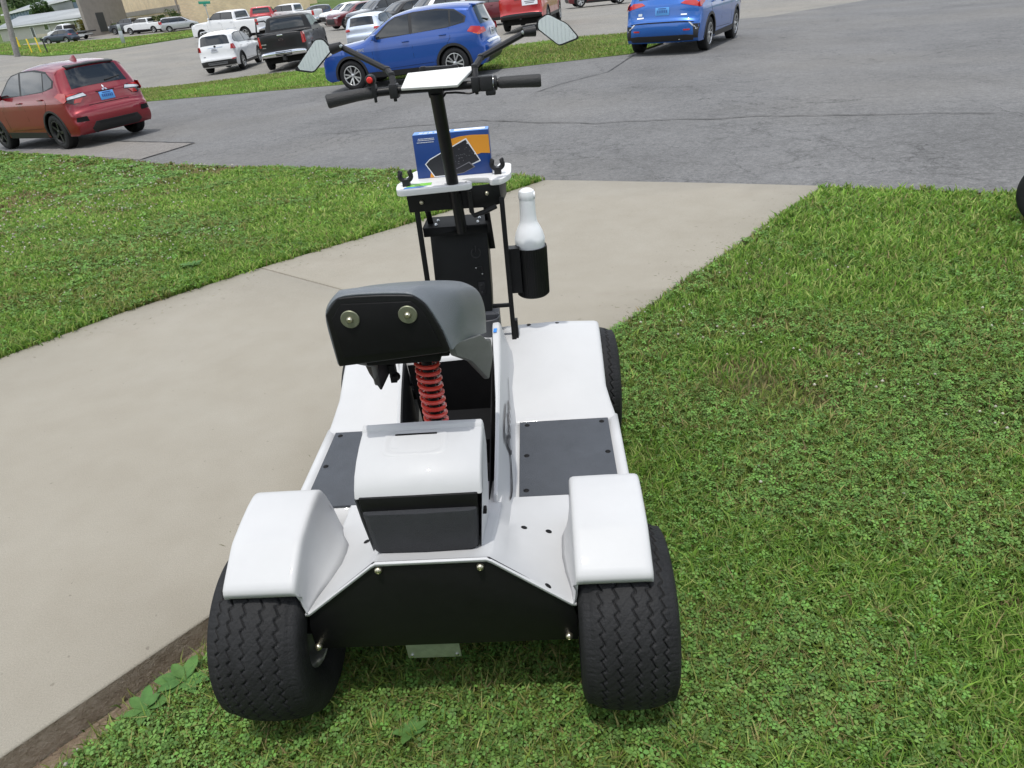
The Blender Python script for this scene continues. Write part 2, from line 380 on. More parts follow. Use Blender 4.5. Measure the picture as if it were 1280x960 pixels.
sheet('grass_strip', FARG, .03, M_turf, thick=.3, m2=M_turf, bevel=.004)
sheet('far_driveway', [(-72, 112), (-57, 104), (-46, 100.5), (-38, 101), (-36, 108), (-36, 118), (-44, 121), (-60, 122)], -.01, M_lot)
# driveway slabs of concrete with a recessed joint
SL = [(-6.5, .35), (-2.98, 3.85), (-2.51, 4.4), (-1.77, 5.07)]
drive = tag(empty('driveway'), kind='structure')
j0, j1 = (-1.77, 5.07), (.34, 3.2)
sheet('slab', SL+[j1, (-1.02, 1.66), (-1.44, 1.22), (-4.3, -1.95)], 0, M_conc, 1.0, parent=drive, thick=.14, m2=M_slabside, bevel=.006)
sheet('slab', [(-1.757, 5.082), (-.8, 5.85), (.51, 7.04), (2.71, 5.8), (.54, 3.42), (.353, 3.215)], 0, M_conc, 1.0, parent=drive, thick=.14, m2=M_slabside, bevel=.006)
# lawns
def right_h(x, y):
    # distance from the slab's right edge
    ax, ay, bx, by = -1.44, 1.22, 2.71, 5.8; t = ((x-ax)*(bx-ax)+(y-ay)*(by-ay))/((bx-ax)**2+(by-ay)**2)
    dx, dy = x-(ax+t*(bx-ax)), y-(ay+t*(by-ay)); d = math.hypot(dx, dy)
    dip = (1-ss(1.4, 3.3, y))*(.055*exp(-(d/.17)**2)+.022*exp(-(d/.5)**2))
    return gz(x, y)-.022-dip+.008*sin(x*3.1+1)*sin(y*2.7)
RL = [(2.71, 5.8), (.54, 3.42), (-1.02, 1.66), (-1.44, 1.22), (-4.3, -1.95), (9, -2), (9, 2.0), (3.85, 5.14), (3.34, 5.47)]
LL = [(-6.5, .35), (-2.98, 3.85), (-2.51, 4.4), (-1.77, 5.07), (-.8, 5.85), (.51, 7.04), (.2, 7.32), (-1.06, 8.43), (-1.93, 9.15), (-4.64, 11.56), (-7.77, 14.27), (-11.04, 17.12), (-20, 25), (-26, 14)]
left_h = lambda x, y: gz(x, y)-.012+.006*sin(x*2.3)*sin(y*1.9)
sheet('lawn', RL, 0, M_soil, .25, hfn=right_h, thick=.12, m2=M_soil, bevel=.003)
sheet('bare_soil', [(-4.28, -1.93), (-1.43, 1.215), (-1.01, 1.655), (.3, 3.13), (.36, 3.07), (-.93, 1.6), (-1.36, 1.13), (-4.2, -2.0)], 0, M_bare, .25, hfn=lambda x, y: right_h(x, y)+.004)
sheet('lawn', LL, 0, M_soil, .5, hfn=left_h, thick=.12, m2=M_soil, bevel=.003)

# ------------------------------------------------------------------ golf scooter (local frame: X right, Y forward, Z up, origin under the rear axle)
def tyre_mesh(R=.23):
    NT, NX = 432, 112
    prof = []
    tw = .092
    xs = np.linspace(-tw, tw, NX)
    side = [(.104, .212), (.112, .196), (.1165, .175), (.115, .15), (.108, .128), (.098, .112), (.090, .108)]
    px = [-a for a, b in side[::-1]]+list(xs)+[a for a, b in side]; pr = [b for a, b in side[::-1]]+[R-.011*(x/tw)**2-.006*(abs(x)/tw)**6 for x in xs]+[b for a, b in side]
    px, pr = np.array(px), np.array(pr); K = len(px)
    th = np.linspace(0, 2*pi, NT, endpoint=False)
    X, T = np.meshgrid(px, th); RR = np.tile(pr, (NT, 1))
    depth = np.zeros_like(X)
    NP = 46
    for i, xc in enumerate((-.066, -.030, .012, .046, .076)):
        ph = (T/(2*pi)*NP+i*.37) % 1
        saw = np.where(ph < .74, ph/.74, (1-ph)/.26)*2-1
        dd = np.abs(X-(xc+saw*.0058)); wd = np.where(ph > .72, .0024, .0016)
        depth = np.maximum(depth, .0068*np.clip(1.6-dd/wd, 0, 1))
    ph = (T/(2*pi)*NP*1+X*34) % 1
    sip = np.clip(1-np.abs(ph-.5)/.075, 0, 1)*.0014*(np.abs(X) < .082)
    shl = ((T/(2*pi)*NP*2) % 1); lug = np.clip(1-np.abs(shl-.5)/.12, 0, 1)*.002*((np.abs(X) > .084) & (np.abs(X) < .093))
    depth = np.maximum(np.maximum(depth, sip), lug); depth[np.abs(X) > .095] = 0
    # fine moulded rings on the side wall
    RR = RR-depth
    co = np.stack([X, RR*np.cos(T), RR*np.sin(T)], -1).reshape(-1, 3)
    j = np.arange(NT)[:, None]; i = np.arange(K-1)[None, :]; q = (j+1) % NT
    F = np.stack([j*K+i, q*K+i, q*K+i+1, j*K+i+1], -1).reshape(-1, 4)
    me = bpy.data.meshes.new('tyre'); me.vertices.add(len(co)); me.vertices.foreach_set('co', co.ravel())
    me.loops.add(F.size); me.loops.foreach_set('vertex_index', F.ravel().astype(np.int32)); me.polygons.add(len(F)); me.polygons.foreach_set('loop_start', np.arange(len(F), dtype=np.int32)*4)
    me.update(calc_edges=True); me.polygons.foreach_set('use_smooth', np.ones(len(F), bool)); me.materials.append(M_rub); return me
def small_rim_mesh():
    mb = MB()
    mb.lathe([(.112, -.092), (.104, -.088), (.092, -.07), (.088, -.02), (.088, .02), (.092, .07), (.104, .088), (.112, .092)], 40, 'x')
    mb.lathe([(.0, .03), (.03, .034), (.034, .03), (.06, .022), (.089, .016), (.089, .01), (.0, .01)], 40, 'x')
    for k in range(4):
        a = 2*pi*k/4; mb.lathe([(0, .052), (.007, .052), (.008, .026)], 8, 'x', (0, .045*cos(a), .045*sin(a)))
    return mb.mesh('rim', M_rim)
def bolt_mesh(r=.008, washer=0, wm=1):
    mb = MB()
    if washer: mb.lathe([(0, -.0025), (washer*.3, -.0030), (washer*.93, -.0028), (washer, -.0012), (washer, .0)], 28, 'y', m=wm)
    mb.lathe([(0, -.010), (r*.55, -.0095), (r*.85, -.007), (r, -.003), (r, .001)], 14, 'y')
    mb.lathe([(0, -.0085), (r*.4, -.0085), (r*.42, -.0099)], 6, 'y')
    return mb.mesh('bolt', [M_zinc, M_washer])

sc = empty('golf_scooter', (-.216, 1.325, 0), -radians(4.2))
tag(sc, 'white four wheeled golf scooter with grey seat, parked half on grass beside the concrete driveway', 'golf scooter', 'white golf scooters')
# --- wheels
TY, RI = tyre_mesh(), small_rim_mesh()
for nm, x, y, rz in (('wheel', .445, 0, 0), ('wheel', -.445, 0, pi), ('wheel', .436, 1.19, 0), ('wheel', -.405, 1.19, pi)):
    w = link(nm, TY, sc, (x, y, .23), (random.uniform(0, 6), 0, rz)); link('rim', RI, w)
mb = MB(); mb.tube([(-.4, 0, .23), (.4, 0, .23)], .025, 10); mb.tube([(-.4, 1.19, .23), (.4, 1.19, .23)], .022, 10)
mb.box((0, .05, .24), (.5, .16, .1)); mb.box((0, .62, .21), (.26, 1.0, .09)); mb.box((0, .55, .25), (.62, .05, .04)); mb.box((0, .85, .25), (.8, .05, .04))
mb.build('chassis', M_blackmatte, sc, bevel=.006)
# --- white body shell
sh = MB()
def deck_z(x, t):
    a = abs(x)
    zr = .530 if a < .134 else lerp(.528, .379, min(1, (a-.134)/.183))
    zf = .40 if a < .15 else .336
    e = t**.75
    z = lerp(zr, zf, e)
    return z
xs = [-.326, -.32, -.314, -.306, -.29, -.25, -.2, -.16, -.14, -.128, -.06, 0, .06, .128, .14, .16, .2, .25, .29, .306, .314, .32, .326]
rings = []
for k, y in enumerate([-.1055, -.105, -.10, -.09, -.05, 0, .05, .1, .15, .2, .25, .3, .34, .355]):
    t = max(0, (y+.1)/.455); lip = {0: -.009, 1: -.003, 2: -.0008}.get(k, 0)
    rings.append([(x, y, deck_z(x, t)+lip) for x in xs])
rings.append([(x, .358, deck_z(x, 1)-.012) for x in xs])
sh.loft(rings)
# floor trays under the footboards and their outer skirts
for s in (-1, 1):
    prof = [(.140, .335), (.150, .331), (.161, .326), (.172, .322), (.482, .322), (.488, .329), (.505, .331), (.513, .326), (.516, .31), (.512, .20)]
    if s < 0: prof[:4] = [(.175, .330), (.185, .329), (.195, .326), (.202, .322)]
    sh.loft([[(s*x, y, z) for x, z in prof] for y in (.26, .5, .65, .80)])
    # front deck over the front wheel
    fp = [(.765, .318), (.777, .330), (.790, .336), (.810, .346), (.840, .366), (.90, .398), (1.0, .444), (1.08, .476), (1.14, .494), (1.165, .500), (1.20, .501), (1.213, .493), (1.217, .44)]
    rg = []
    for x, dz in ((.10, .0), (.16, .0), (.2, .0), (.33, .002), (.466, .0), (.477, -.003), (.483, -.010), (.485, -.022), (.484, -.06)):
        ybow = .018*(1-(max(0, abs(x-.3))/.2)**2)
        lx = {.10: .0, .16: .006, .2: .014}.get(x) if s < 0 else None
        rg.append([(s*((x if lx is None else lx+lerp(.223, .250, ss(.765, .96, y)))+(.026*(1-ss(.77, .9, y)) if x > .45 else 0)), y+(ybow if y > 1.15 else 0), z+(dz if dz > -.05 else dz)) for y, z in fp])
    sh.loft(rg)
# centre of the front deck
sh.loft([[(x, y, z) for x in (-.26, -.11, 0, .11)] for y, z in ((.955, .40), (.958, .492), (.975, .51), (1.1, .52), (1.2, .51), (1.215, .49), (1.217, .43))])
shell = sh.build('body_shell', M_white, sc, angle=50)
sm = shell.modifiers.new('thickness', 'SOLIDIFY'); sm.thickness = .005; sm.offset = -1
# --- rear fenders (arched boxes over the rear wheels)
arc = [(-.117, .450), (-.117, .464), (-.112, .474), (-.10, .482), (-.06, .504), (-.022, .524), (-.010, .529), (.004, .532), (.06, .541), (.11, .546), (.15, .546), (.168, .542), (.184, .530), (.205, .495), (.232, .435), (.252, .37), (.26, .31)]
def fender(s):
    mb = MB(); rows = []
    # centre of curvature used to pull the rounded edge inwards
    def off(p, d):
        v = Vector((p[0]-.07, p[1]-.24)); v.normalize(); return (p[0]-v.x*d, p[1]-v.y*d)
    inner_low = [(y, max(.30, deck_z(.32, max(0, min(1, (y+.1)/.455)))-.012)) for y, z in arc]
    cols = [(.322, 1.0), (.322, .55)]
    bx = lambda y: .318-(.044 if s < 0 else .022)*ss(-.10, .06, y)*(1-ss(.13, .24, y))
    base = [(bx(y), max(-.105, y), max(.318, deck_z(bx(y), max(0, min(1, (y+.1)/.455)))-.003)) for y, z in arc]
    for t, w_ in ((0, 0), (.10, .34), (.26, .62), (.5, .84), (.8, .97)):
        rows.append([(s*lerp(xb, .3265, w_), yb, lerp(zb_, max(zb_+.004, z-.022), t)) for (y, z), (xb, yb, zb_) in zip(arc, base)])
    for x, d in ((.3255, .022), (.3265, .010), (.3295, .0035), (.336, .0005), (.345, 0), (.42, -.0005), (.484, 0), (.494, .0008), (.5005, .0035), (.504, .010), (.505, .03), (.504, .045)):
        rows.append([(s*x, *off(p, d)) for p in arc])
    mb.loft(rows); o = mb.build('rear_fender', M_white, sc, angle=60)
    m = o.modifiers.new('thickness', 'SOLIDIFY'); m.thickness = .006; m.offset = -1 if s > 0 else -1
    return o
fender(1); fender(-1)
# --- footboards
def poly_plate(pts, t, name, m, parent, bevel=.002):
    mb = MB(); mb.prism(pts, (0, 0, t)); return mb.build(name, m, parent, bevel=bevel)
SCREW = MB().lathe([(0, .003), (.006, .0026), (.009, 0)], 12, 'z').mesh('screw', M_blackmatte)
for s in (-1, 1):
    b = poly_plate([(s*.179, .362, .3225), (s*.478, .362, .3225), (s*.478, .774, .3225), (s*.174, .774, .3225)], .009, 'footboard', M_board, sc)
    for x, y in ((.2, .39), (.46, .39), (.2, .57), (.46, .57), (.2, .75), (.455, .75)): link('screw', SCREW, b, (s*x, y, .3318))
# --- drain holes and plugs in the deck
HOLE = MB().lathe([(0, .0012), (.0075, .0012), (.0088, .0)], 16, 'z').mesh('hole_plug', M_blackmatte)
def deck_plug(x, y):
    t = max(0, (y+.1)/.455); z = deck_z(x, t); e = .004
    sx = (deck_z(x+e, t)-deck_z(x-e, t))/(2*e); sy = (deck_z(x, t+.01)-deck_z(x, max(0, t-.01)))/(.02*.455 if t > .01 else .01*.455)
    o = link('hole_plug', HOLE, sc, (x, y, z+.0008)); o.rotation_euler = Vector((-sx, -sy, 1)).to_track_quat('Z', 'Y').to_euler()
for x, y in ((.20, .165), (.265, .165), (.262, -.085), (-.225, .14), (-.29, .135), (-.35, .13)):
    if abs(x) < .31: deck_plug(x, y)
for x in (.215, .325): link('hole_plug', HOLE, sc, (x, 1.205, .5015))
# --- black rear panel with four bolts and the tow plate
mb = MB(); P = [(-.134, .527), (.134, .527), (.317, .375), (.326, .33), (.326, .252), (-.328, .252), (-.326, .33), (-.317, .375)]
mb.prism([(x, -.101, z) for x, z in P], (0, .006, 0)); pan = mb.build('rear_panel', M_black, sc, bevel=.0015)
BOLT = bolt_mesh(.0092)
for x, z in ((-.124, .508), (.112, .505), (-.318, .263), (.304, .268)): link('bolt', BOLT, pan, (x, -.102, z))
mb = MB(); mb.prism([(-.108, -.085, .252), (.028, -.085, .252), (.028, -.078, .178), (-.108, -.078, .178)], (0, .004, 0)); mb.box((-.04, -.06, .255), (.14, .06, .006))
tp = mb.build('tow_plate', M_plate_metal, sc, bevel=.001)
TB = MB().lathe([(0, -.004), (.004, -.003), (.005, 0)], 8, 'y').mesh('rivet', M_steel)
for x in (-.098, .018): link('rivet', TB, tp, (x, -.079, .188))
# --- central fins (tunnel sides)
FINR = [(.205, .36, .40, .126), (.225, .435, .452, .126), (.3, .452, .466, .126), (.45, .490, .505, .1255), (.6, .526, .542, .1245), (.75, .560, .572, .122), (.9, .59, .600, .118), (.985, .605, .612, .115), (1.03, .595, .600, .113), (1.05, .54, .545, .112), (1.055, .46, .47, .112)]
FINL = [(.20, .36, .40, -.128), (.22, .41, .425, -.135), (.3, .43, .44, -.148), (.45, .452, .462, -.178), (.6, .474, .482, -.199), (.75, .492, .499, -.218), (.9, .505, .510, -.236), (.97, .505, .508, -.244)]
def fin(side):
    mb = MB()
    if side > 0:
        R = FINR
        rings = []
        for y, zs, zt, xr in R:
            thk = lerp(.008, .022, ss(.5, 1.0, y)); zb = .325 if y < .78 else lerp(.325, .45, ss(.80, 1.02, y))
            bulge = lerp(.165, .152, ss(.2, 1.0, y))
            rings.append([(xr-thk-.006, y, .30), (xr-thk, y, zs-.01), (xr-thk+.003, y, zt-.002), (xr, y, zt), (xr+.006, y, zt-.004), (xr+.010, y, zs-.012), (lerp(xr+.01, bulge, .5), y, lerp(zs, zb, .5)), (bulge-.003, y, zb+.02), (bulge+.006, y, zb-.004)])
    else:
        R = FINL
        rings = []
        for y, zs, zt, xr in R:
            zb = .325 if y < .78 else lerp(.325, .45, ss(.80, 1.02, y))
            rings.append([(xr+.010, y, .30), (xr+.008, y, zs-.01), (xr+.006, y, zt-.002), (xr, y, zt), (xr-.006, y, zt-.005), (xr-.01, y, lerp(zs, zb, .5)), (xr-.02, y, zb-.004)])
    mb.loft(rings); mb.add(rings[0], [tuple(range(len(rings[0])))]); mb.add(rings[-1], [tuple(range(len(rings[-1])))])
    return mb.build('tunnel_side', M_white, sc, angle=45)
finR = fin(1); fin(-1)
# black well between the fins
mb = MB()
for a, b, c, d in (((.1085, .20, .2), (.1085, .99, .2), (.092, .99, .56), (.1085, .20, .42)), ((-.2, .955, .2), (.1, .955, .2), (.1, .955, .50), (-.225, .955, .485)), ((-.2, .1, .205), (.11, .1, .205), (.11, .98, .205), (-.22, .98, .205))): mb.prism([a, b, c, d], (0, .003, 0) if a[1] > .9 else ((.003 if a[0] < 0 else -.003, 0, 0) if a[2] != d[2] else (0, 0, .003)))
mb.box((-.01, .45, .3), (.12, .3, .18)); mb.box((-.02, .75, .28), (.2, .2, .14))
mb.build('battery_well', M_blackmatte, sc)
mb = MB(); mb.loft([[(xr+.006, y, zt+.001), (xr+.0125, y, zt+.0012), (xr+.014, y, zs-.012), (xr+.020, y, .20)] for y, zs, zt, xr in FINL]); mb.build('well_liner', M_blackmatte, sc)
# black script decal along the right fin
cu = MB()
def fx(y, z):
    for q0, q1 in zip(FINR, FINR[1:]):
        if q0[0] <= y <= q1[0]: t = (y-q0[0])/(q1[0]-q0[0]); zs, zt, xr = [lerp(q0[k], q1[k], t) for k in (1, 2, 3)]; break
    zb = .325 if y < .80 else lerp(.325, .45, ss(.80, 1.02, y)); bu = lerp(.165, .152, ss(.2, 1.0, y)); P = [(xr+.010, zs-.012), (lerp(xr+.01, bu, .5), lerp(zs, zb, .5)), (bu-.003, zb+.02), (bu+.006, zb-.004)]
    for (xa, za), (xb, zb_) in zip(P, P[1:]):
        if zb_ <= z <= za: return lerp(xb, xa, (z-zb_)/(za-zb_))+.0035
    return P[0][0]+.0035
def stroke(pts, r):
    fine = []
    for i in range(len(pts)-1):
        p0, p1, p2, p3 = pts[max(i-1, 0)], pts[i], pts[i+1], pts[min(i+2, len(pts)-1)]
        for k in range(6):
            t = k/6; fine.append([.5*((2*p1[a])+(-p0[a]+p2[a])*t+(2*p0[a]-5*p1[a]+4*p2[a]-p3[a])*t*t+(-p0[a]+3*p1[a]-3*p2[a]+p3[a])*t**3) for a in (0, 1)])
    fine.append(pts[-1]); n = len(fine)
    vs = []; 
    for i, (y, z) in enumerate(fine):
        q = fine[min(i+1, n-1)]; o = fine[max(i-1, 0)]; d = Vector((q[0]-o[0], q[1]-o[1])); d = d.normalized() if d.length else Vector((1, 0))
        w = r*(.35+.65*sin(pi*min(1, max(0, i/(n-1))))**.6)
        for sg in (-1, 1): yy, zz = y-d.y*w*sg, z+d.x*w*sg; vs.append((fx(yy, zz), yy, zz))
    cu.add(vs, [(2*i, 2*i+1, 2*i+3, 2*i+2) for i in range(n-1)])
stroke([(.30, .372), (.36, .360), (.44, .372), (.52, .40), (.60, .425), (.70, .44)], .0065)
stroke([(.52, .455), (.49, .44), (.50, .405), (.515, .385), (.535, .38)], .008)
stroke([(.47, .452), (.52, .470), (.60, .480), (.66, .478)], .007)
stroke([(.485, .42), (.53, .43), (.555, .425)], .006)
stroke([(.575, .44), (.572, .415), (.58, .40), (.60, .41)], .006)
stroke([(.61, .445), (.612, .42), (.612, .405), (.63, .44), (.645, .445), (.645, .415), (.665, .41)], .006)
stroke([(.68, .45), (.682, .425), (.684, .41), (.70, .44), (.72, .45), (.72, .42), (.75, .425), (.85, .47)], .0055)
cu.build('script_decal', M_ink, sc, weld=False)
st = MB(); st.add([(.100, .93, .607), (.112, .93, .6075), (.113, .955, .611), (.101, .955, .6105)], [(0, 1, 2, 3)]); st.build('blue_sticker', M_sblue, finR)
# --- storage box between the rear wheels
sb = MB()
prof = [(-.032, .500), (-.036, .60), (-.034, .660), (-.026, .684), (-.005, .705), (.03, .722), (.07, .734), (.105, .7405), (.118, .7415), (.122, .749), (.135, .752), (.142, .747), (.150, .70), (.165, .60), (.17, .42)]
x0, x1 = -.166, .128
def boxx(z, e): # the box narrows towards its foot
    k = min(1, max(0, (z-.5)/.16)); return (lerp(-.150, x0, k)+e, lerp(.110, x1, k)-e)
ring = []
top = [p for p in prof if True]
rows = []
for f, d in ((0, .030), (0, .012), (.006, .003), (.016, 0), (.5, -.002), (.984, 0), (.994, .003), (1, .012), (1, .030)):
    row = []
    for y, z in prof[2:]:
        a, b = boxx(z, 0); dz = d if z > .68 else 0
        row.append((lerp(a, b, f), y+(d*.3 if y < .0 else 0), z-dz))
    rows.append(row)
sb.loft(rows)
for f in (0, 1):
    poly = [(boxx(z, 0)[f], y, z-(.029 if z > .68 else 0)) for y, z in prof]
    yb = [(boxx(.5, 0)[f], -.03, .49)]
    sb.add(poly, [tuple(range(len(poly)))])
box = sb.build('storage_box', M_white, sc, angle=48)
# moulded finger pull in the lid
mb = MB(); cx, w = -.03, .062
def lid(y): 
    for (a, b), (c, d) in zip(prof[2:], prof[3:]):
        if a <= y <= c: return lerp(b, d, (y-a)/(c-a))
    return .74
rim = []
n = 40
def sq(t, a, b): 
    c_, s_ = cos(t), sin(t); return (math.copysign(abs(c_)**.35, c_)*a, math.copysign(abs(s_)**.45, s_)*b)
rg = []
for a, b, dz in ((.078, .040, .0012), (.073, .037, .0035), (.068, .034, .003), (.062, .029, .0018), (.058, .025, .0008)):
    r = []
    for k in range(n):
        u, v = sq(2*pi*k/n, a, b); y = .075+v; r.append((cx+u, y, lid(min(.117, max(-.02, y)))+dz))
    rg.append(r)
mb.loft(rg, closed=True, cap=False)
mb.add([(cx-.052, .098, lid(.098)+.0016), (cx+.052, .098, lid(.098)+.0016), (cx+.055, .058, lid(.058)+.0014), (cx-.055, .058, lid(.058)+.0014)], [(0, 1, 2, 3)])
mb.build('finger_pull', M_white, box, angle=60)
mb = MB(); mb.box((cx, .1, lid(.1)+.0022), (.1, .004, .003)); mb.build('pull_gap', M_blackmatte, box)
# dark bin below the lid
def binx(z, e=0): k = min(1, max(0, (z-.497)/.165)); return (lerp(-.146, -.156, k)+e, lerp(.104, .118, k)-e)
mb = MB(); a, b = binx(.66); 
mb.prism([(binx(.664)[0], -.0385, .664), (binx(.664)[1], -.0385, .664), (binx(.60)[1], -.041, .60), (binx(.60)[0], -.041, .60)], (0, .02, 0))
mb.build('bin_opening', M_black, box, bevel=.003)
mb = MB(); rings = []
for z, yo, e in ((.494, -.028, .012), (.498, -.040, .005), (.512, -.046, .001), (.56, -.0495, 0), (.622, -.0525, 0), (.627, -.0515, .001), (.628, -.046, .003)):
    l, r = binx(z, e); rr = .016
    pts = [(l, -.0, z), (l, yo+rr, z), (l+rr*.3, yo+rr*.3, z), (l+rr, yo, z), ((l+r)/2, yo-.004, z), (r-rr, yo, z), (r-rr*.3, yo+rr*.3, z), (r, yo+rr, z), (r, .0, z)]
    rings.append(pts)
mb.loft(rings, closed=True); mb.build('bin', M_bin, box, angle=50)
mb = MB(); mb.box((.123, .0, .585), (.012, .016, .014)); mb.build('latch', M_blackmatte, box, bevel=.002)
# --- shock post and saddle
cxs = -.002
mb = MB(); mb.tube([(cxs-.004, .235, .93), (cxs, .25, .40)], .0135, 12); mb.tube([(cxs-.004, .235, .935), (cxs-.003, .236, .888)], .027, 16); mb.lathe([(0, .0), (.031, 0), (.031, .006), (0, .006)], 20, 'z', (cxs-.003, .236, .880))
mb.build('shock_absorber', M_black, sc)
mb = MB(); pts = []; turns = 21
for k in range(turns*18+1):
    t = k/18; z = .876-t*.0205; a = 2*pi*t; yy = lerp(.236, .25, t/turns); pts.append((cxs-.003+.0272*cos(a), yy+.0272*sin(a), z))
mb.tube(pts, .0054, 8); mb.build('coil_spring', M_spring, sc)
mb = MB(); mb.lathe([(0, .03), (.010, .03), (.0125, .026), (.0125, 0), (0, 0)], 6, 'z', (cxs+.002, .205, .888)); mb.build('post_nut', M_steel, sc)
mb = MB(); mb.box((-.03, .22, .945), (.17, .24, .03)); mb.box((-.03, .12, .952), (.21, .02, .03)); mb.build('seat_bracket', M_blackmatte, sc, bevel=.004)
seat = empty('seat'); seat.parent = sc
# sections run from left bottom over the top to right bottom: (x, z); built per station in Y
def sect(y, cx, hw, zt, zb, ch, top):
    return [(cx-hw*.97, y, zb), (cx-hw, y, lerp(zb, zt, .45)), (cx-hw*.97, y, lerp(zb, zt, .70)), (cx-hw+ch*.35, y, lerp(zb, zt, .87)), (cx-hw+ch, y, zt-.006), (cx-top, y, zt), (cx, y, zt+.003), (cx+top, y, zt), (cx+hw-ch, y, zt-.006), (cx+hw-ch*.35, y, lerp(zb, zt, .87)), (cx+hw*.97, y, lerp(zb, zt, .70)), (cx+hw, y, lerp(zb, zt, .45)), (cx+hw*.97, y, zb)]
def rear_sect(y, g):
    P = [(-.160-g, .966), (-.1635-g, 1.03), (-.166-g, 1.085), (-.150-g, 1.106+g*.5), (-.130, 1.1245+g), (-.09, 1.126+g), (-.04, 1.125+g), (.005, 1.122+g), (.028, 1.119+g), (.052+g*.6, 1.098+g*.6), (.066+g, 1.070), (.082+g, 1.03), (.094+g, .985)]
    return [(x, y, z) for x, z in P]
SEC = [rear_sect(.05, -.006), rear_sect(.046, -.001), rear_sect(.05, .002), rear_sect(.075, .006)]
SEC += [sect(.13, -.030, .142, 1.106, .965, .034, .085), sect(.19, -.028, .150, 1.088, .945, .036, .09), sect(.26, -.026, .158, 1.064, .915, .038, .095), sect(.33, -.025, .164, 1.034, .886, .04, .10), sect(.38, -.024, .164, 1.006, .864, .04, .10), sect(.415, -.023, .158, .975, .852, .04, .095), sect(.435, -.022, .146, .94, .85, .035, .08), sect(.44, -.022, .12, .91, .86, .03, .06)]
mb = MB(); mb.loft(SEC); mb.add(SEC[0], [tuple(range(13))]); mb.add(SEC[-1], [tuple(range(13))])
pad = mb.build('seat_pad', M_seat, seat, angle=55)
ssf = pad.modifiers.new('soft', 'SUBSURF'); ssf.levels = 1; ssf.render_levels = 2
# black rear plate set in a black frame
fr = [(x, z) for x, y, z in rear_sect(0, -.004)]; fr = [(-.158, .962)]+fr[1:-1]+[(.088, .985), (.083, .980)]
mb = MB(); mb.prism([(x, .043, z) for x, z in fr], (0, .012, 0)); sp = mb.build('seat_back_plate', M_black, seat, bevel=.004, seg=3)
inn = [(-.142, .985), (-.150, 1.075), (-.124, 1.108), (.022, 1.104), (.046, 1.078), (.074, .996)]
mb = MB(); mb.prism([(x, .0395, z) for x, z in inn], (0, .004, 0)); mb.build('back_panel', M_blackmatte, sp, bevel=.0015)
WB = bolt_mesh(.0075, .020)
for x, z in ((-.110, 1.074), (.012, 1.076)): link('bolt', WB, sp, (x, .0392, z))
# side skirts of the saddle with their pointed tips
for s in (-1, 1):
    A = [(.094, .062, .992), (.100, .070, .958), (.106, .26, .845), (.132, .355, .738), (.147, .392, .79), (.144, .385, .845), (.143, .32, .872), (.139, .24, .925)]
    if s < 0: A = [(-.048-x, y, z) for x, y, z in A]
    mb = MB(); A2 = [Vector(p) for p in A]; c = sum(A2, Vector())/8
    mb.prism(A2, (-.016*s, 0, 0)); mb.build('seat_skirt', M_seatdk, seat, bevel=.005, seg=2)
cre = pad.data.attributes.new('crease_edge', 'FLOAT', 'EDGE'); keyp = {tuple(round(c, 4) for c in q[k]): k for q in SEC[2:] for k in (4, 8)}
vk = [keyp.get(tuple(round(c, 4) for c in v.co)) for v in pad.data.vertices]
for e in pad.data.edges:
    a, b = vk[e.vertices[0]], vk[e.vertices[1]]
    if a is not None and a == b: cre.data[e.index].value = .72
# black cone-shaped flap under the seat's left front
mb = MB(); mb.loft([[(-.186, .30, .862), (-.150, .285, .866), (-.100, .30, .86), (-.15, .33, .855)], [(-.178, .315, .80), (-.150, .30, .80), (-.120, .315, .80), (-.155, .335, .80)], [(-.164, .34, .735), (-.162, .338, .735), (-.158, .34, .735), (-.162, .342, .735)]], closed=True)
mb.build('seat_flap', M_black, seat, bevel=.002)
mb = MB(); mb.box((-.112, .31, .80), (.016, .02, .05)); mb.lathe([(0, -.02), (.009, -.02), (.010, -.004), (.014, -.003), (.014, 0), (0, 0)], 12, 'y', (-.106, .30, .795)); mb.build('seat_hinge', M_blackmatte, sc)

# --- steering column, tray, control tower
mb = MB(); mb.tube([(0, .985, 1.39), (.0, 1.115, 1.075)], .0205, 18); mb.tube([(.0, 1.115, 1.075), (.002, 1.17, .90)], .0165, 14); mb.tube([(.014, 1.125, 1.05), (.016, 1.175, .90)], .008, 8)
mb.build('steering_column', M_black, sc)
ctl = empty('control_tower'); ctl.parent = sc
mb = MB()
front = [(1.245, .895), (1.235, .86), (1.20, .72), (1.195, .64), (1.16, .56), (1.15, .46)]
hwid = [.106, .106, .105, .103, .100, .098]
rg = [[(-h-.018, y, z), (h-.018, y, z), (h-.018, y+.09, z), (-h-.018, y+.09, z)] for (y, z), h in zip(front, hwid)]
mb.loft(rg, closed=True); mb.build('tower_body', M_black, ctl, bevel=.004)
mb = MB(); mb.prism([(-.135, 1.17, .915), (.098, 1.17, .915), (.098, 1.30, .918), (-.135, 1.30, .918)], (0, 0, .006)); mb.prism([(-.135, 1.17, .888), (.098, 1.17, .888), (.098, 1.17, .921), (-.135, 1.17, .921)], (0, .005, 0))
tb = mb.build('tower_top', M_blackmatte, ctl, bevel=.002)
SB = MB().lathe([(0, .006), (.004, .0055), (.006, 0)], 10, 'z').mesh('screw', M_steel)
for x, y in ((-.09, 1.20), (-.088, 1.25), (.062, 1.20), (.064, 1.25)): link('screw', SB, tb, (x, y, .922))
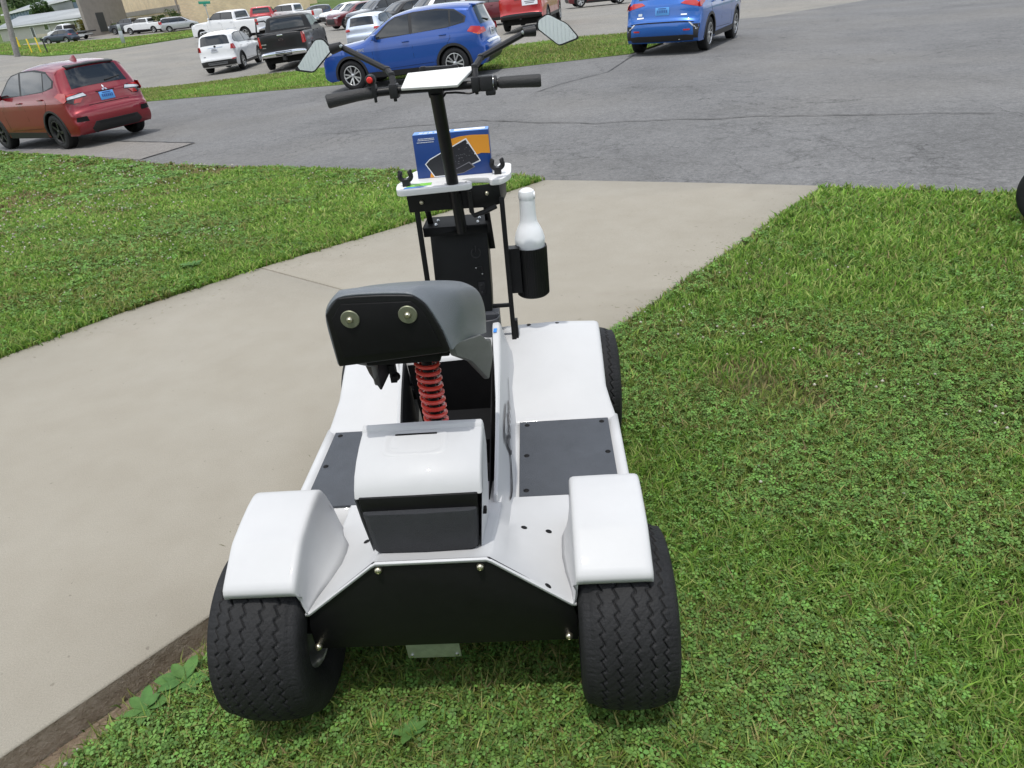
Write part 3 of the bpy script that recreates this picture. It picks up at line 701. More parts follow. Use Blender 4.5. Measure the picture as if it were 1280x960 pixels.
# power emblem ring, key switch, sockets
mb = MB(); yb = 1.214; cz = .800
def towy(z):
    for (a, b), (c, d) in zip(front, front[1:]):
        if d <= z <= b: return lerp(c, a, (z-d)/(b-d))
    return 1.2
pts = [(.041+.017*sin(a), towy(cz+.017*cos(a))-.002, cz+.017*cos(a)) for a in [radians(28+i*304/24) for i in range(25)]]
mb.tube(pts, .0028, 6); mb.tube([(.041, towy(cz+.026)-.002, cz+.026), (.041, towy(cz+.003)-.002, cz+.003)], .0028, 6); mb.build('power_symbol', M_plastic, ctl)
mb = MB(); mb.box((.048, towy(.745)-.002, .752), (.02, .004, .003), m=0); mb.box((.0575, towy(.74)-.002, .742), (.003, .004, .022)); mb.lathe([(0, -.005), (.003, -.004), (.004, 0)], 8, 'y', (.036, towy(.748)-.001, .748), 1); mb.lathe([(0, -.005), (.003, -.004), (.004, 0)], 8, 'y', (.058, towy(.725)-.001, .725), 1)
mb.build('key_switch', [M_plastic, M_steel], ctl)
mb = MB(); mb.box((.052, towy(.665)-.003, .668), (.026, .008, .055)); mb.lathe([(0, -.004), (.004, -.003), (.006, 0)], 8, 'y', (.052, towy(.68)-.007, .682)); mb.lathe([(0, -.004), (.004, -.003), (.006, 0)], 8, 'y', (.052, towy(.65)-.007, .655)); mb.build('socket', M_plastic, ctl, bevel=.002)
# cup holder on the tower's right
mb = MB(); mb.lathe([(.0, .0), (.036, .0), (.042, .1), (.044, .112), (.041, .114), (.037, .108), (.034, .02), (0, .02)], 28, 'z', (.070, 1.115, .475)); mb.box((.070, 1.165, .51), (.08, .06, .15)); mb.build('cup_holder', M_cup, sc, angle=40)
# frame rods
mb = MB(); mb.box((.160, 1.12, .72), (.017, .012, .61), (radians(0), 0, 0)); mb.box((.1605, 1.118, .425), (.022, .018, .075)); mb.box((.125, 1.115, .628), (.07, .012, .014)); mb.box((.165, 1.135, .50), (.024, .03, .12))
mb.build('frame_rod', M_black, sc, bevel=.002)
mb = MB(); mb.box((-.142, 1.15, .76), (.018, .012, .50)); mb.build('frame_rod', M_black, sc, bevel=.002)
for x, zt, zb in ((-.113, .995, .80), (.097, .995, .79)):
    mb = MB(); mb.prism([(x-.010, 1.185, zt), (x+.010, 1.185, zt), (x+.012, 1.285, zb), (x-.010, 1.285, zb)], (0, .006, 0)); mb.build('support_bar', M_black, sc, bevel=.001)
# tray bracket plates
mb = MB(); mb.prism([(-.168, 1.13, 1.060), (.15, 1.15, 1.065), (.156, 1.15, .995), (.115, 1.15, .985), (-.02, 1.14, .99), (-.165, 1.13, .992)], (0, .005, 0)); mb.prism([(.148, 1.15, 1.065), (.155, 1.15, .99), (.165, 1.30, .99), (.165, 1.30, 1.065)], (.004, 0, 0)); tbk = mb.build('tray_bracket', M_black, sc, bevel=.0015)
for x, z in ((-.118, 1.025), (.109, 1.035)): link('bolt', BOLT, tbk, (x, 1.131 if x < 0 else 1.146, z), scale=(.8, .8, .8))
mb = MB(); mb.tube([(.052, 1.11, 1.055), (.054, 1.11, .985), (.062, 1.108, .972), (.105, 1.105, .985), (.14, 1.10, 1.0)], .0085, 8); mb.build('basket_hook', M_black, sc)
# white tray: plate with rounded corners, a notch on the right and an upright lug at each side
def rounded(pts, r, n=5):
    out = []
    k = len(pts)
    for i in range(k):
        p0, p1, p2 = Vector(pts[i-1]), Vector(pts[i]), Vector(pts[(i+1) % k]); a = (p0-p1); b = (p2-p1); rr = min(r, a.length*.45, b.length*.45)
        a = p1+a.normalized()*rr; b = p1+b.normalized()*rr
        for j in range(n+1): t = j/n; out.append(tuple(a*(1-t)**2+p1*2*t*(1-t)+b*t*t))
    return out
tray_xy = [(-.185, 1.06), (.062, 1.085), (.066, 1.125), (.02, 1.165), (.05, 1.18), (.12, 1.165), (.125, 1.115), (.168, 1.125), (.195, 1.20), (.192, 1.36), (.150, 1.385), (.135, 1.30), (-.11, 1.285), (-.128, 1.36), (-.165, 1.35), (-.20, 1.15)]
mb = MB(); mb.prism([(x, y, 1.066) for x, y in rounded(tray_xy, .03)], (0, 0, .019)); tray = mb.build('tray', M_poly, sc, bevel=.005, seg=3)
mb = MB(); mb.prism([(-.158, 1.105, 1.0856), (-.075, 1.115, 1.0856), (-.075, 1.15, 1.0856), (-.15, 1.145, 1.0856)], (0, 0, .0004)); mb.build('green_sticker', M_green, tray)
mb = MB(); mb.prism([(-.165, 1.085, 1.0856), (-.11, 1.09, 1.0856), (-.085, 1.105, 1.0858), (-.162, 1.1, 1.0858)], (0, 0, .0003)); mb.build('blue_sticker', M_sblue, tray)
mb = MB(); mb.lathe([(0, .004), (.0035, .003), (.004, 0)], 8, 'z', (.045, 1.11, 1.085)); mb.build('screw', M_steel, tray)
# black spring clips
for x, y in ((-.160, 1.13), (.150, 1.205)):
    mb = MB(); z0 = 1.118
    for s in (-1, 1):
        pts = [(x+s*(.0045+.0145*sin(a)), y, z0+.0145*(-cos(a))) for a in [radians(10+i*130/10) for i in range(11)]]
        pts.append((x+s*.0225, y, z0+.018))
        mb.tube(pts, [.0082]*10+[.007, .005], 8)
    mb.box((x, y, 1.095), (.024, .026, .026)); mb.build('tool_clip', M_plastic, sc)
# bottle holder tube
mb = MB(); mb.lathe([(0, .0), (.054, .0), (.059, .005), (.0595, .176), (.0595, .188), (.056, .188), (.056, .02), (0, .02)], 40, 'z', (.2435, 1.20, .632))
for k in range(40):
    a = 2*pi*k/40; mb.box((.2435+.0594*cos(a), 1.20+.0594*sin(a), .726), (.0022, .0022, .178), (0, 0, a))
mb.box((.185, 1.165, .745), (.04, .04, .17)); mb.build('bottle_holder', M_black, sc, angle=30)
# --- handlebar
hb = empty('handlebar'); hb.parent = sc
mb = MB(); mb.tube([(-.235, .985, 1.402), (-.12, 1.0, 1.403), (.12, 1.0, 1.40), (.30, .995, 1.397)], .0125, 12); mb.lathe([(0, -.022), (.025, -.022), (.025, .022), (0, .022)], 16, 'x', (0, .995, 1.398)); mb.build('bar', M_black, hb)
mb = MB(); mb.tube([(-.330, .962, 1.392), (-.326, .963, 1.3925), (-.30, .968, 1.395), (-.24, .98, 1.401), (-.195, .99, 1.403), (-.19, .99, 1.403)], [.017, .0205, .0195, .0175, .0165, .014], 16); mb.build('grip', M_grip, hb)
mb = MB(); mb.tube([(.19, .999, 1.399), (.196, .999, 1.399), (.25, .998, 1.398), (.312, .996, 1.396), (.318, .996, 1.396)], [.014, .0165, .0175, .0190, .0165], 16); mb.build('grip', M_grip, hb)
mb = MB(); mb.box((.155, .995, 1.402), (.040, .045, .042)); mb.tube([(.176, .997, 1.4), (.186, .997, 1.4)], .021, 16); mb.box((.165, .985, 1.378), (.03, .02, .02)); mb.build('throttle_housing', M_plastic, hb, bevel=.004)
mb = MB(); mb.tube([(.168, .9962, 1.4), (.175, .9965, 1.4)], .0225, 20); mb.build('throttle_ring', M_steel, hb)
for x in (-.128, .122):
    mb = MB(); mb.box((x, 1.0, 1.402), (.026, .04, .04)); mb.tube([(x, .996, 1.382), (x, .996, 1.372)], .006, 8); mb.build('mirror_clamp', M_plastic, hb, bevel=.006)
mb = MB(); mb.box((-.186, .99, 1.407), (.014, .03, .036)); mb.tube([(-.186, .985, 1.39), (-.186, .985, 1.375)], .005, 8); mb.box((-.186, .985, 1.428), (.012, .018, .02)); mb.build('button_clamp', M_plastic, hb, bevel=.003)
mb = MB(); mb.lathe([(0, -.012), (.012, -.012), (.0155, -.008), (.0155, .01), (0, .01)], 20, 'y', (-.192, .985, 1.440)); bt = mb.build('button_housing', M_plastic, hb)
mb = MB(); mb.lathe([(0, -.020), (.007, -.019), (.0095, -.015), (.0095, -.011)], 16, 'y', (-.192, .985, 1.440)); mb.build('button', M_red, bt)
mb = MB(); mb.tube([(.015, .99, 1.37), (.03, .985, 1.385), (.06, .985, 1.384), (.10, .985, 1.378), (.14, .985, 1.385)], .0035, 6); mb.build('cable', M_black, hb)
# white tilted console plate with the black strip behind it
Pl = [(-.099, .955, 1.408), (.070, .955, 1.404), (.1125, 1.01, 1.436), (.1115, 1.02, 1.4465), (-.082, 1.015, 1.4435)]
nrm = (Vector(Pl[1])-Vector(Pl[0])).cross(Vector(Pl[3])-Vector(Pl[1])).normalized()
mb = MB(); mb.prism([tuple(Vector(p)-nrm*.004) for p in Pl], nrm*.009); mb.build('console_plate', M_poly, hb, bevel=.002)
mb = MB(); mb.box((.012, 1.025, 1.4495), (.118, .016, .016), (0, radians(1.5), 0)); mb.box((-.035, 1.022, 1.455), (.016, .012, .012)); mb.box((.06, 1.022, 1.452), (.016, .012, .012)); mb.build('console_bar', M_plastic, hb, bevel=.002)
# mirrors
def mirror(name, glass, armpts, hinge):
    g = empty('mirror'); g.parent = hb
    Y = 1.15; c = Vector((sum(p[0] for p in glass)/len(glass), Y, sum(p[1] for p in glass)/len(glass)))
    R = Matrix.Rotation(radians(-3), 3, 'X')
    T = lambda x, y, z: tuple(c+R @ (Vector((x, y, z))-c))
    outer = rounded([(c.x+(x-c.x)*1.10, c.z+(z-c.z)*1.10) for x, z in glass], .012, 4)
    mb = MB(); n = len(outer)
    rg = [[T(x, Y-.0035, z) for x, z in outer], [T(x, Y+.004, z) for x, z in outer], [T(c.x+(x-c.x)*.9, Y+.02, c.z+(z-c.z)*.9) for x, z in outer], [T(c.x+(x-c.x)*.5, Y+.03, c.z+(z-c.z)*.5) for x, z in outer]]
    mb.loft(rg, closed=True); mb.build('mirror_shell', M_plastic, g, angle=50)
    # slightly convex glass
    bm = bmesh.new(); f = bm.faces.new([bm.verts.new((x, z, 0)) for x, z in rounded(glass, .008, 3)]); bmesh.ops.triangulate(bm, faces=[f])
    grid_cuts(bm, [c.x+i*.006 for i in range(-16, 17)], [c.z+i*.006 for i in range(-14, 15)])
    for v in bm.verts:
        x, z = v.co.x, v.co.y; d2 = (x-c.x)**2+(z-c.z)**2; v.co = T(x, Y-.0042-.0028+d2/(2*.75), z)
    for f in bm.faces: f.smooth = True
    me = bpy.data.meshes.new('mirror_glass'); bm.to_mesh(me); bm.free(); me.materials.append(M_mirror); link('mirror_glass', me, g)
    mb = MB(); 
    for a, b in zip(armpts[:-1], armpts[1:]): mb.tube([a, b], .0095, 8)
    for p in armpts[1:-1]: mb.lathe([(0, -.0115), (.0095, -.008), (.0115, 0), (.0095, .008), (0, .0115)], 8, 'z', p)
    mb.build('mirror_arm', M_plastic, g, angle=30)
    mb = MB(); mb.lathe([(0, -.012), (.005, -.011), (.006, -.002)], 12, 'y', hinge); mb.build('hinge_screw', M_steel, g)
    mb = MB(); h = Vector(hinge); e = c+(h-c)*.62; mb.tube([h, e], [.013, .016], 10); mb.build('mirror_joint', M_plastic, g)
mirror('mirror', [(-.380, 1.553), (-.356, 1.552), (-.335, 1.521), (-.404, 1.464), (-.460, 1.475)], [(-.128, 1.0, 1.415), (-.133, 1.02, 1.445), (-.150, 1.05, 1.458), (-.30, 1.14, 1.527)], (-.298, 1.128, 1.530))
mirror('mirror', [(.351, 1.564), (.321, 1.550), (.318, 1.528), (.380, 1.477), (.440, 1.493), (.407, 1.533)], [(.122, 1.0, 1.415), (.121, 1.02, 1.446), (.14, 1.06, 1.468), (.275, 1.14, 1.519)], (.272, 1.128, 1.522))

# --- things standing on the scooter
def W2(p): return sc_M @ Vector(p)
sc_M = Matrix.Translation((-.216, 1.325, 0)) @ Matrix.Rotation(-radians(4.2), 4, 'Z')
bt = empty('spray_bottle', tuple(W2((.2435, 1.20, .655))), -radians(4.2)); tag(bt, 'white plastic bottle with a bent neck standing in the black holder on the scooter', 'bottle')
mb = MB(); mb.lathe([(0, .0), (.05, 0), (.053, .004), (.053, .176), (.0545, .182), (.0545, .196), (.0528, .201), (.0520, .205), (.0475, .221), (.0395, .238), (.0330, .250), (.0300, .262), (.0285, .285), (.0278, .325), (.0275, .338)], 40); mb.build('bottle_body', M_bottle, bt)
mb = MB(); mb.lathe([(.0275, .334), (.0296, .343), (.0297, .354), (.0265, .365), (.016, .372), (0, .375)], 32); mb.lathe([(0, -.02), (.009, -.02), (.0115, -.012), (.012, .0)], 14, 'x', (.0300, -.006, .349)); mb.build('bottle_cap', M_bottle, bt)
bx = empty('electronics_carton', tuple(W2((-.002, 1.22, 1.0855))), -radians(3.2)); tag(bx, 'blue cardboard box with an orange swoosh and printed circuit boards standing on the white tray', 'carton')
bw, bd, bh = .262, .058, .146
mb = MB(); mb.box((0, bd/2, bh/2), (bw, bd, bh)); mb.build('carton_body', M_boxblue, bx, bevel=.0012)
mb = MB(); mb.prism([(-bw/2+.001, .001, bh+.0004), (bw/2-.001, .001, bh+.0004), (bw/2-.001, bd-.001, bh+.0004), (-bw/2+.001, bd-.001, bh+.0004)], (0, 0, .0006)); mb.build('carton_top', M_boxtop, bx)
def pr(name, poly, m, y=-.0004, t=.0006): 
    mb = MB(); mb.prism([(x, y, z) for x, z in poly], (0, t, 0)); return mb.build(name, m, bx)
mb = MB(); mb.prism([(.012, .018, bh+.0012), (.118, .018, bh+.0012), (.118, .048, bh+.0012), (.012, .048, bh+.0012)], (0, 0, .0005)); mb.build('address_label', M_label, bx)
mb = MB()
for i in range(3):
    for k in range(4): mb.box((-.104+k*.018+random.uniform(-.002, .002), .012+i*.011, bh+.0014), (.013, .005, .0004))
mb.box((-.004, .03, bh+.0013), (.004, .046, .0004)); mb.box((-.018, .03, bh+.0013), (.016, .006, .0004)); mb.build('top_print', M_label, bx)
sw = [(-.02, .118), (.0, .125), (.03, .131), (.07, .133), (.13, .130), (.13, .068), (.1, .071), (.06, .06), (.02, .075)]
pr('orange_swoosh', sw, M_orange)
pr('orange_swoosh', [(-.088, .001), (-.06, .001), (-.066, .016), (-.078, .024), (-.085, .014)], M_orange)
cbl = [(-.1, .048), (-.082, .064), (.052, .124), (.054, .122), (.095, .046), (.094, .044), (.07, .036), (.03, .018), (-.01, .002), (-.072, .0015)]
pr('picture_outline', cbl, M_label, -.0009)
pr('board_picture', [(-.096, .048), (-.081, .061), (-.02, .089), (-.012, .006), (-.07, .005)], M_ink, -.0014)
pr('board_picture', [(-.016, .09), (.050, .119), (.091, .048), (.055, .034), (-.010, .012)], M_ink, -.0016)
pr('board_picture', [(-.01, .018), (.055, .045), (.074, .026), (.03, .008), (-.01, .004)], M_grey, -.0019)
pr('board_picture', [(-.006, .018), (.053, .041), (.069, .026), (.03, .010), (-.006, .007)], M_ink, -.0022)
mb = MB()
for k in range(26):
    x, z = random.uniform(.0, .07), random.uniform(.04, .1)
    if z < .115-abs(x-.045)*1.0 and z > .03+.0*x: mb.box((x, -.0018, z), (random.uniform(.002, .007), .0005, .0012), (0, random.uniform(-.6, .6), 0))
mb.build('board_components', M_grey, bx)
mb = MB(); mb.lathe([(0, -.0006), (.0022, -.0006), (.0022, 0)], 8, 'y', (.055, -.0016, .107)); mb.build('mounting_hole', M_label, bx); mb = MB(); mb.lathe([(0, -.0006), (.0022, -.0006), (.0022, 0)], 8, 'y', (.078, -.0016, .07)); mb.build('mounting_hole', M_label, bx)
mb = MB()
for i, (zz, xa, xb) in enumerate(((.133, -.112, -.06), (.128, -.114, -.058), (.121, -.118, -.06))):
    x = xa
    while x < xb: 
        wl = random.uniform(.002, .0045); mb.box((x+wl/2, -.0005, zz), (wl, .0005, .0022)); x += wl+.0012
mb.build('box_print', M_label, bx)

# second scooter of the same kind: only one black tyre reaches into the picture
sc2 = copy_tree(sc); sc2.location = (3.985, 4.60, -.01); sc2.rotation_euler = (0, 0, -radians(150)); tag(sc2, 'scooter cut off by the right edge, only its black tyre on grass showing')

# ------------------------------------------------------------------ cars (local frame: X right, Y forward from the rear axle, Z up)
def chaikin(p, n=2):
    for _ in range(n):
        q = [p[0]]
        for a, b in zip(p[:-1], p[1:]): q += [(lerp(a[0], b[0], .25), lerp(a[1], b[1], .25)), (lerp(a[0], b[0], .75), lerp(a[1], b[1], .75))]
        q.append(p[-1]); p = q
    return p
class Shape:
    def __init__(s, sp):
        s.sp = sp; s.o = chaikin(sp['out'], 2); n = len(s.o)
        s.nrm = []
        for i in range(n):
            a, b = s.o[max(0, i-1)], s.o[min(n-1, i+1)]; t = Vector((b[0]-a[0], b[1]-a[1])).normalized(); s.nrm.append((t.y, -t.x))
        s.zmin = min(p[1] for p in s.o)
        ys = [p[0] for p in s.o]; s.y0, s.y1 = min(ys), max(ys); s.yc = (s.y0+s.y1)/2; s.hl = (s.y1-s.y0)/2
        s.roof = max(p[1] for p in s.o); s.itop = max(range(n), key=lambda i: s.o[i][1])
        s.D, s.r = sp.get('D', .085), sp.get('r', .05)
    def hw(s, y, z):
        sp = s.sp; t = (y-s.yc)/s.hl; pl = 1-.085*abs(t)**4-.05*abs(t)**12
        b = sp['belt']
        if z <= b: v = 1-.055*max(0, (.5-z)/.3)**2-.035*max(0, (z-.72)/(b-.72))**2+.010*exp(-((z-.9*b)/.05)**2)
        else: v = .965-(.965-sp.get('vr', .74))*(min(1.1, (z-b)/(s.roof-b)))**1.15
        return sp['w']*pl*v
    def d(s, f):
        f = abs(f); u = min(1, max(0, (f-.86)/.14)); return s.D*max(0, (f-.25)/.75)**2.6+s.r*(1-sqrt(max(0, 1-u*u)))
    def top(s, i, f, off=0):
        n = len(s.o); i0 = min(n-2, int(i)); k = i-i0
        y, z = lerp(s.o[i0][0], s.o[i0+1][0], k), lerp(s.o[i0][1], s.o[i0+1][1], k)
        ny, nz = lerp(s.nrm[i0][0], s.nrm[i0+1][0], k), lerp(s.nrm[i0][1], s.nrm[i0+1][1], k)
        d = s.d(f)*min(1, max(.15, (z-s.zmin-.02)/.30))-off; y -= ny*d; z -= nz*d
        return (f*s.hw(y, z), y, z)
    def find(s, z, end):
        n = len(s.o); rngs = range(n-2, s.itop-1, -1) if end == 'rear' else range(0, s.itop)
        for i in rngs:
            a, b = s.o[i][1], s.o[i+1][1]
            if (end == 'rear' and b <= z <= a) or (end == 'front' and a <= z <= b):
                return i+((z-a)/(b-a) if b != a else 0)
        return (n-1.001) if end == 'rear' else 0
    def end(s, x, z, end, off):
        i = s.find(z, end); y, zz = s.o[int(i)]
        f = max(-1, min(1, x/s.hw(y, z)))
        for _ in range(2):
            p = s.top(i, f, 0); w = p[0]/f if abs(f) > .05 else s.hw(p[1], p[2]); f = max(-1, min(1, x/w))
        return s.top(i, f, off)
    def side(s, y, z, sx, off): return (sx*(s.hw(y, z)+off), y, z)
def patch(mb, poly, fn, off=.004, g=.12, skirt=.012, m=0):
    P = []
    n = len(poly)
    for i in range(n):
        a, b = poly[i], poly[(i+1) % n]; k = max(1, int(math.dist(a, b)/g+.5))
        P += [(lerp(a[0], b[0], q/k), lerp(a[1], b[1], q/k)) for q in range(k)]
    nb = len(P); xs_ = np.arange(min(p[0] for p in P)+g*.5, max(p[0] for p in P), g); ys_ = np.arange(min(p[1] for p in P)+g*.5, max(p[1] for p in P), g)
    if len(xs_) and len(ys_):
        X, Y = [q.ravel() for q in np.meshgrid(xs_, ys_)]; k = inside(poly, X, Y)
        B = np.array(P); 
        if k.any():
            X, Y = X[k], Y[k]; d = np.min((X[:, None]-B[None, :, 0])**2+(Y[:, None]-B[None, :, 1])**2, 1); k2 = d > (g*.35)**2
            P += list(zip(X[k2].tolist(), Y[k2].tolist()))
    V2, E2, F2, _, _, _ = delaunay_2d_cdt([Vector(p) for p in P], [(i, (i+1) % nb) for i in range(nb)], [list(range(nb))], 1, 1e-6)
    vs = [fn(v.x, v.y, off) for v in V2]; fs = [tuple(f) for f in F2]
    if skirt:
        cnt = {}
        for f in fs:
            for a, b in zip(f, f[1:]+f[:1]): e = (min(a, b), max(a, b)); cnt[e] = cnt.get(e, 0)+1
        lo = {}
        for (a, b), c in cnt.items():
            if c == 1:
                for q in (a, b):
                    if q not in lo: lo[q] = len(vs); vs.append(fn(V2[q].x, V2[q].y, off-skirt))
                fs.append((a, b, lo[b], lo[a]))
    mb.add(vs, fs, m)
def inside(poly, x, y):
    r = np.zeros(len(x), bool); n = len(poly)
    for i in range(n):
        x0, y0 = poly[i]; x1, y1 = poly[(i+1) % n]
        c = ((y0 > y) != (y1 > y)) & (x < (x1-x0)*(y-y0)/(y1-y0+1e-12)+x0); r ^= c
    return r
def ring_poly(cy, cz, r0, r1, a0=0, a1=180, n=16):
    A = [radians(a0+(a1-a0)*i/n) for i in range(n+1)]
    return [(cy+r1*cos(a), cz+r1*sin(a)) for a in A]+[(cy+r0*cos(a), cz+r0*sin(a)) for a in A[::-1]]
BODY = {}
def body_mesh(key, sp, m):
    if (key, m.name) in BODY: return BODY[(key, m.name)]
    sh = Shape(sp); mb = MB(); n = len(sh.o)
    F = [0, .2, .4, .6, .75, .86, .92, .96, .985, 1.0]; FF = [-f for f in F[:0:-1]]+F
    mb.loft([[sh.top(i, f) for f in FF] for i in range(n)])
    edge = [sh.top(i, 1) for i in range(n)]; poly = [(p[1], p[2]) for p in edge]
    # bottom of the side with the wheel arches cut out
    zb = sp.get('sill', .24); ra = sp['rw']+.055; bot = [(poly[-1][0], max(zb, poly[-1][1]))] if False else []
    for cy in (0, sp['wb']):
        h = max(0, zb-sp['rw']); a0 = math.asin(max(-1, min(1, (zb-sp['rw'])/ra)))
        bot += [(cy-ra*cos(a0+(pi-2*a0)*k/14), sp['rw']+ra*sin(a0+(pi-2*a0)*k/14)) for k in range(15)]
    full = [p for p in poly if p[1] > zb+.012]; full = full+[(full[-1][0]+.015, zb)]+bot+[(full[0][0]-.015, zb)]
    for sx in (-1, 1): patch(mb, full, lambda y, z, o, sx=sx: sh.side(y, z, sx, o), 0, .085, 0)
    me = mb.mesh('car_body', m, angle=42); BODY[(key, m.name)] = me; return me
WH = {}
def wheel_meshes(r, w, ns, style):
    k = (r, w, ns, style)
    if k in WH: return WH[k]
    ri = r*.64; mb = MB()
    mb.lathe([(ri, -w*.46), (ri+.012, -w*.5), (r*.86, -w*.52), (r*.965, -w*.44), (r, -w*.32), (r, -w*.1), (r*.985, -w*.09), (r*.985, -w*.06), (r, -w*.05), (r, w*.05), (r*.985, w*.06), (r*.985, w*.09), (r, w*.1), (r, w*.32), (r*.965, w*.44), (r*.86, w*.52), (ri+.012, w*.5), (ri, w*.46)], 36, 'x')
    ty = mb.mesh('wheel', M_rub)
    mb = MB(); mb.lathe([(ri*.99, -w*.47), (ri*1.02, -w*.50), (ri*.95, -w*.49), (ri*.92, -w*.40), (ri*.9, -w*.1), (0, -w*.1)], 36, 'x', m=1)
    mb.lathe([(ri*1.0, -w*.48), (ri*1.025, -w*.505), (ri*.965, -w*.51), (ri*.93, -w*.46)], 36, 'x', m=0)
    mb.lathe([(ri*.22, -w*.30), (ri*.2, -w*.44), (ri*.12, -w*.47), (0, -w*.47)], 16, 'x', m=0)
    for j in range(ns):
        a = 2*pi*j/ns
        for da in ((-.24, .24) if style == 'twin' else (0,)):
            c0 = (-w*.40, ri*.16*cos(a), ri*.16*sin(a)); b0 = a+da*.55; c1 = (-w*.47, ri*.96*cos(a+da), ri*.96*sin(a+da))
            p0, p1 = Vector(c0), Vector(c1); d = (p1-p0).normalized(); t = Vector((1, 0, 0)).cross(d).normalized()
            wa, wb_ = (.014, .017) if style == 'twin' else (.026, .024)
            mb.add([p0-t*wa, p0+t*wa, p1+t*wb_, p1-t*wb_, p0-t*wa+Vector((.03, 0, 0)), p0+t*wa+Vector((.03, 0, 0)), p1+t*wb_+Vector((.03, 0, 0)), p1-t*wb_+Vector((.03, 0, 0))], [(0, 1, 2, 3), (0, 4, 5, 1), (1, 5, 6, 2), (2, 6, 7, 3), (3, 7, 4, 0)], 0)
    rim = mb.mesh('rim', [M_darkalloy if style == 'dark' else M_alloy, M_trim]); WH[k] = (ty, rim); return WH[k]
def car_matrix(x, y, head, wb, tr):
    h = radians(head); X = Vector((cos(h), -sin(h), 0)); Y = Vector((sin(h), cos(h), 0)); P = []
    for a, b in ((-tr, 0), (tr, 0), (-tr, wb), (tr, wb)):
        q = Vector((x, y, 0))+X*a+Y*b; P.append(Vector((q.x, q.y, gz(q.x, q.y))))
    yv = ((P[2]+P[3])-(P[0]+P[1])).normalized(); xv = ((P[1]+P[3])-(P[0]+P[2])); xv = (xv-yv*xv.dot(yv)).normalized(); zv = xv.cross(yv); o = (P[0]+P[1])/2
    return Matrix(((xv.x, yv.x, zv.x, o.x), (xv.y, yv.y, zv.y, o.y), (xv.z, yv.z, zv.z, o.z-.006), (0, 0, 0, 1)))
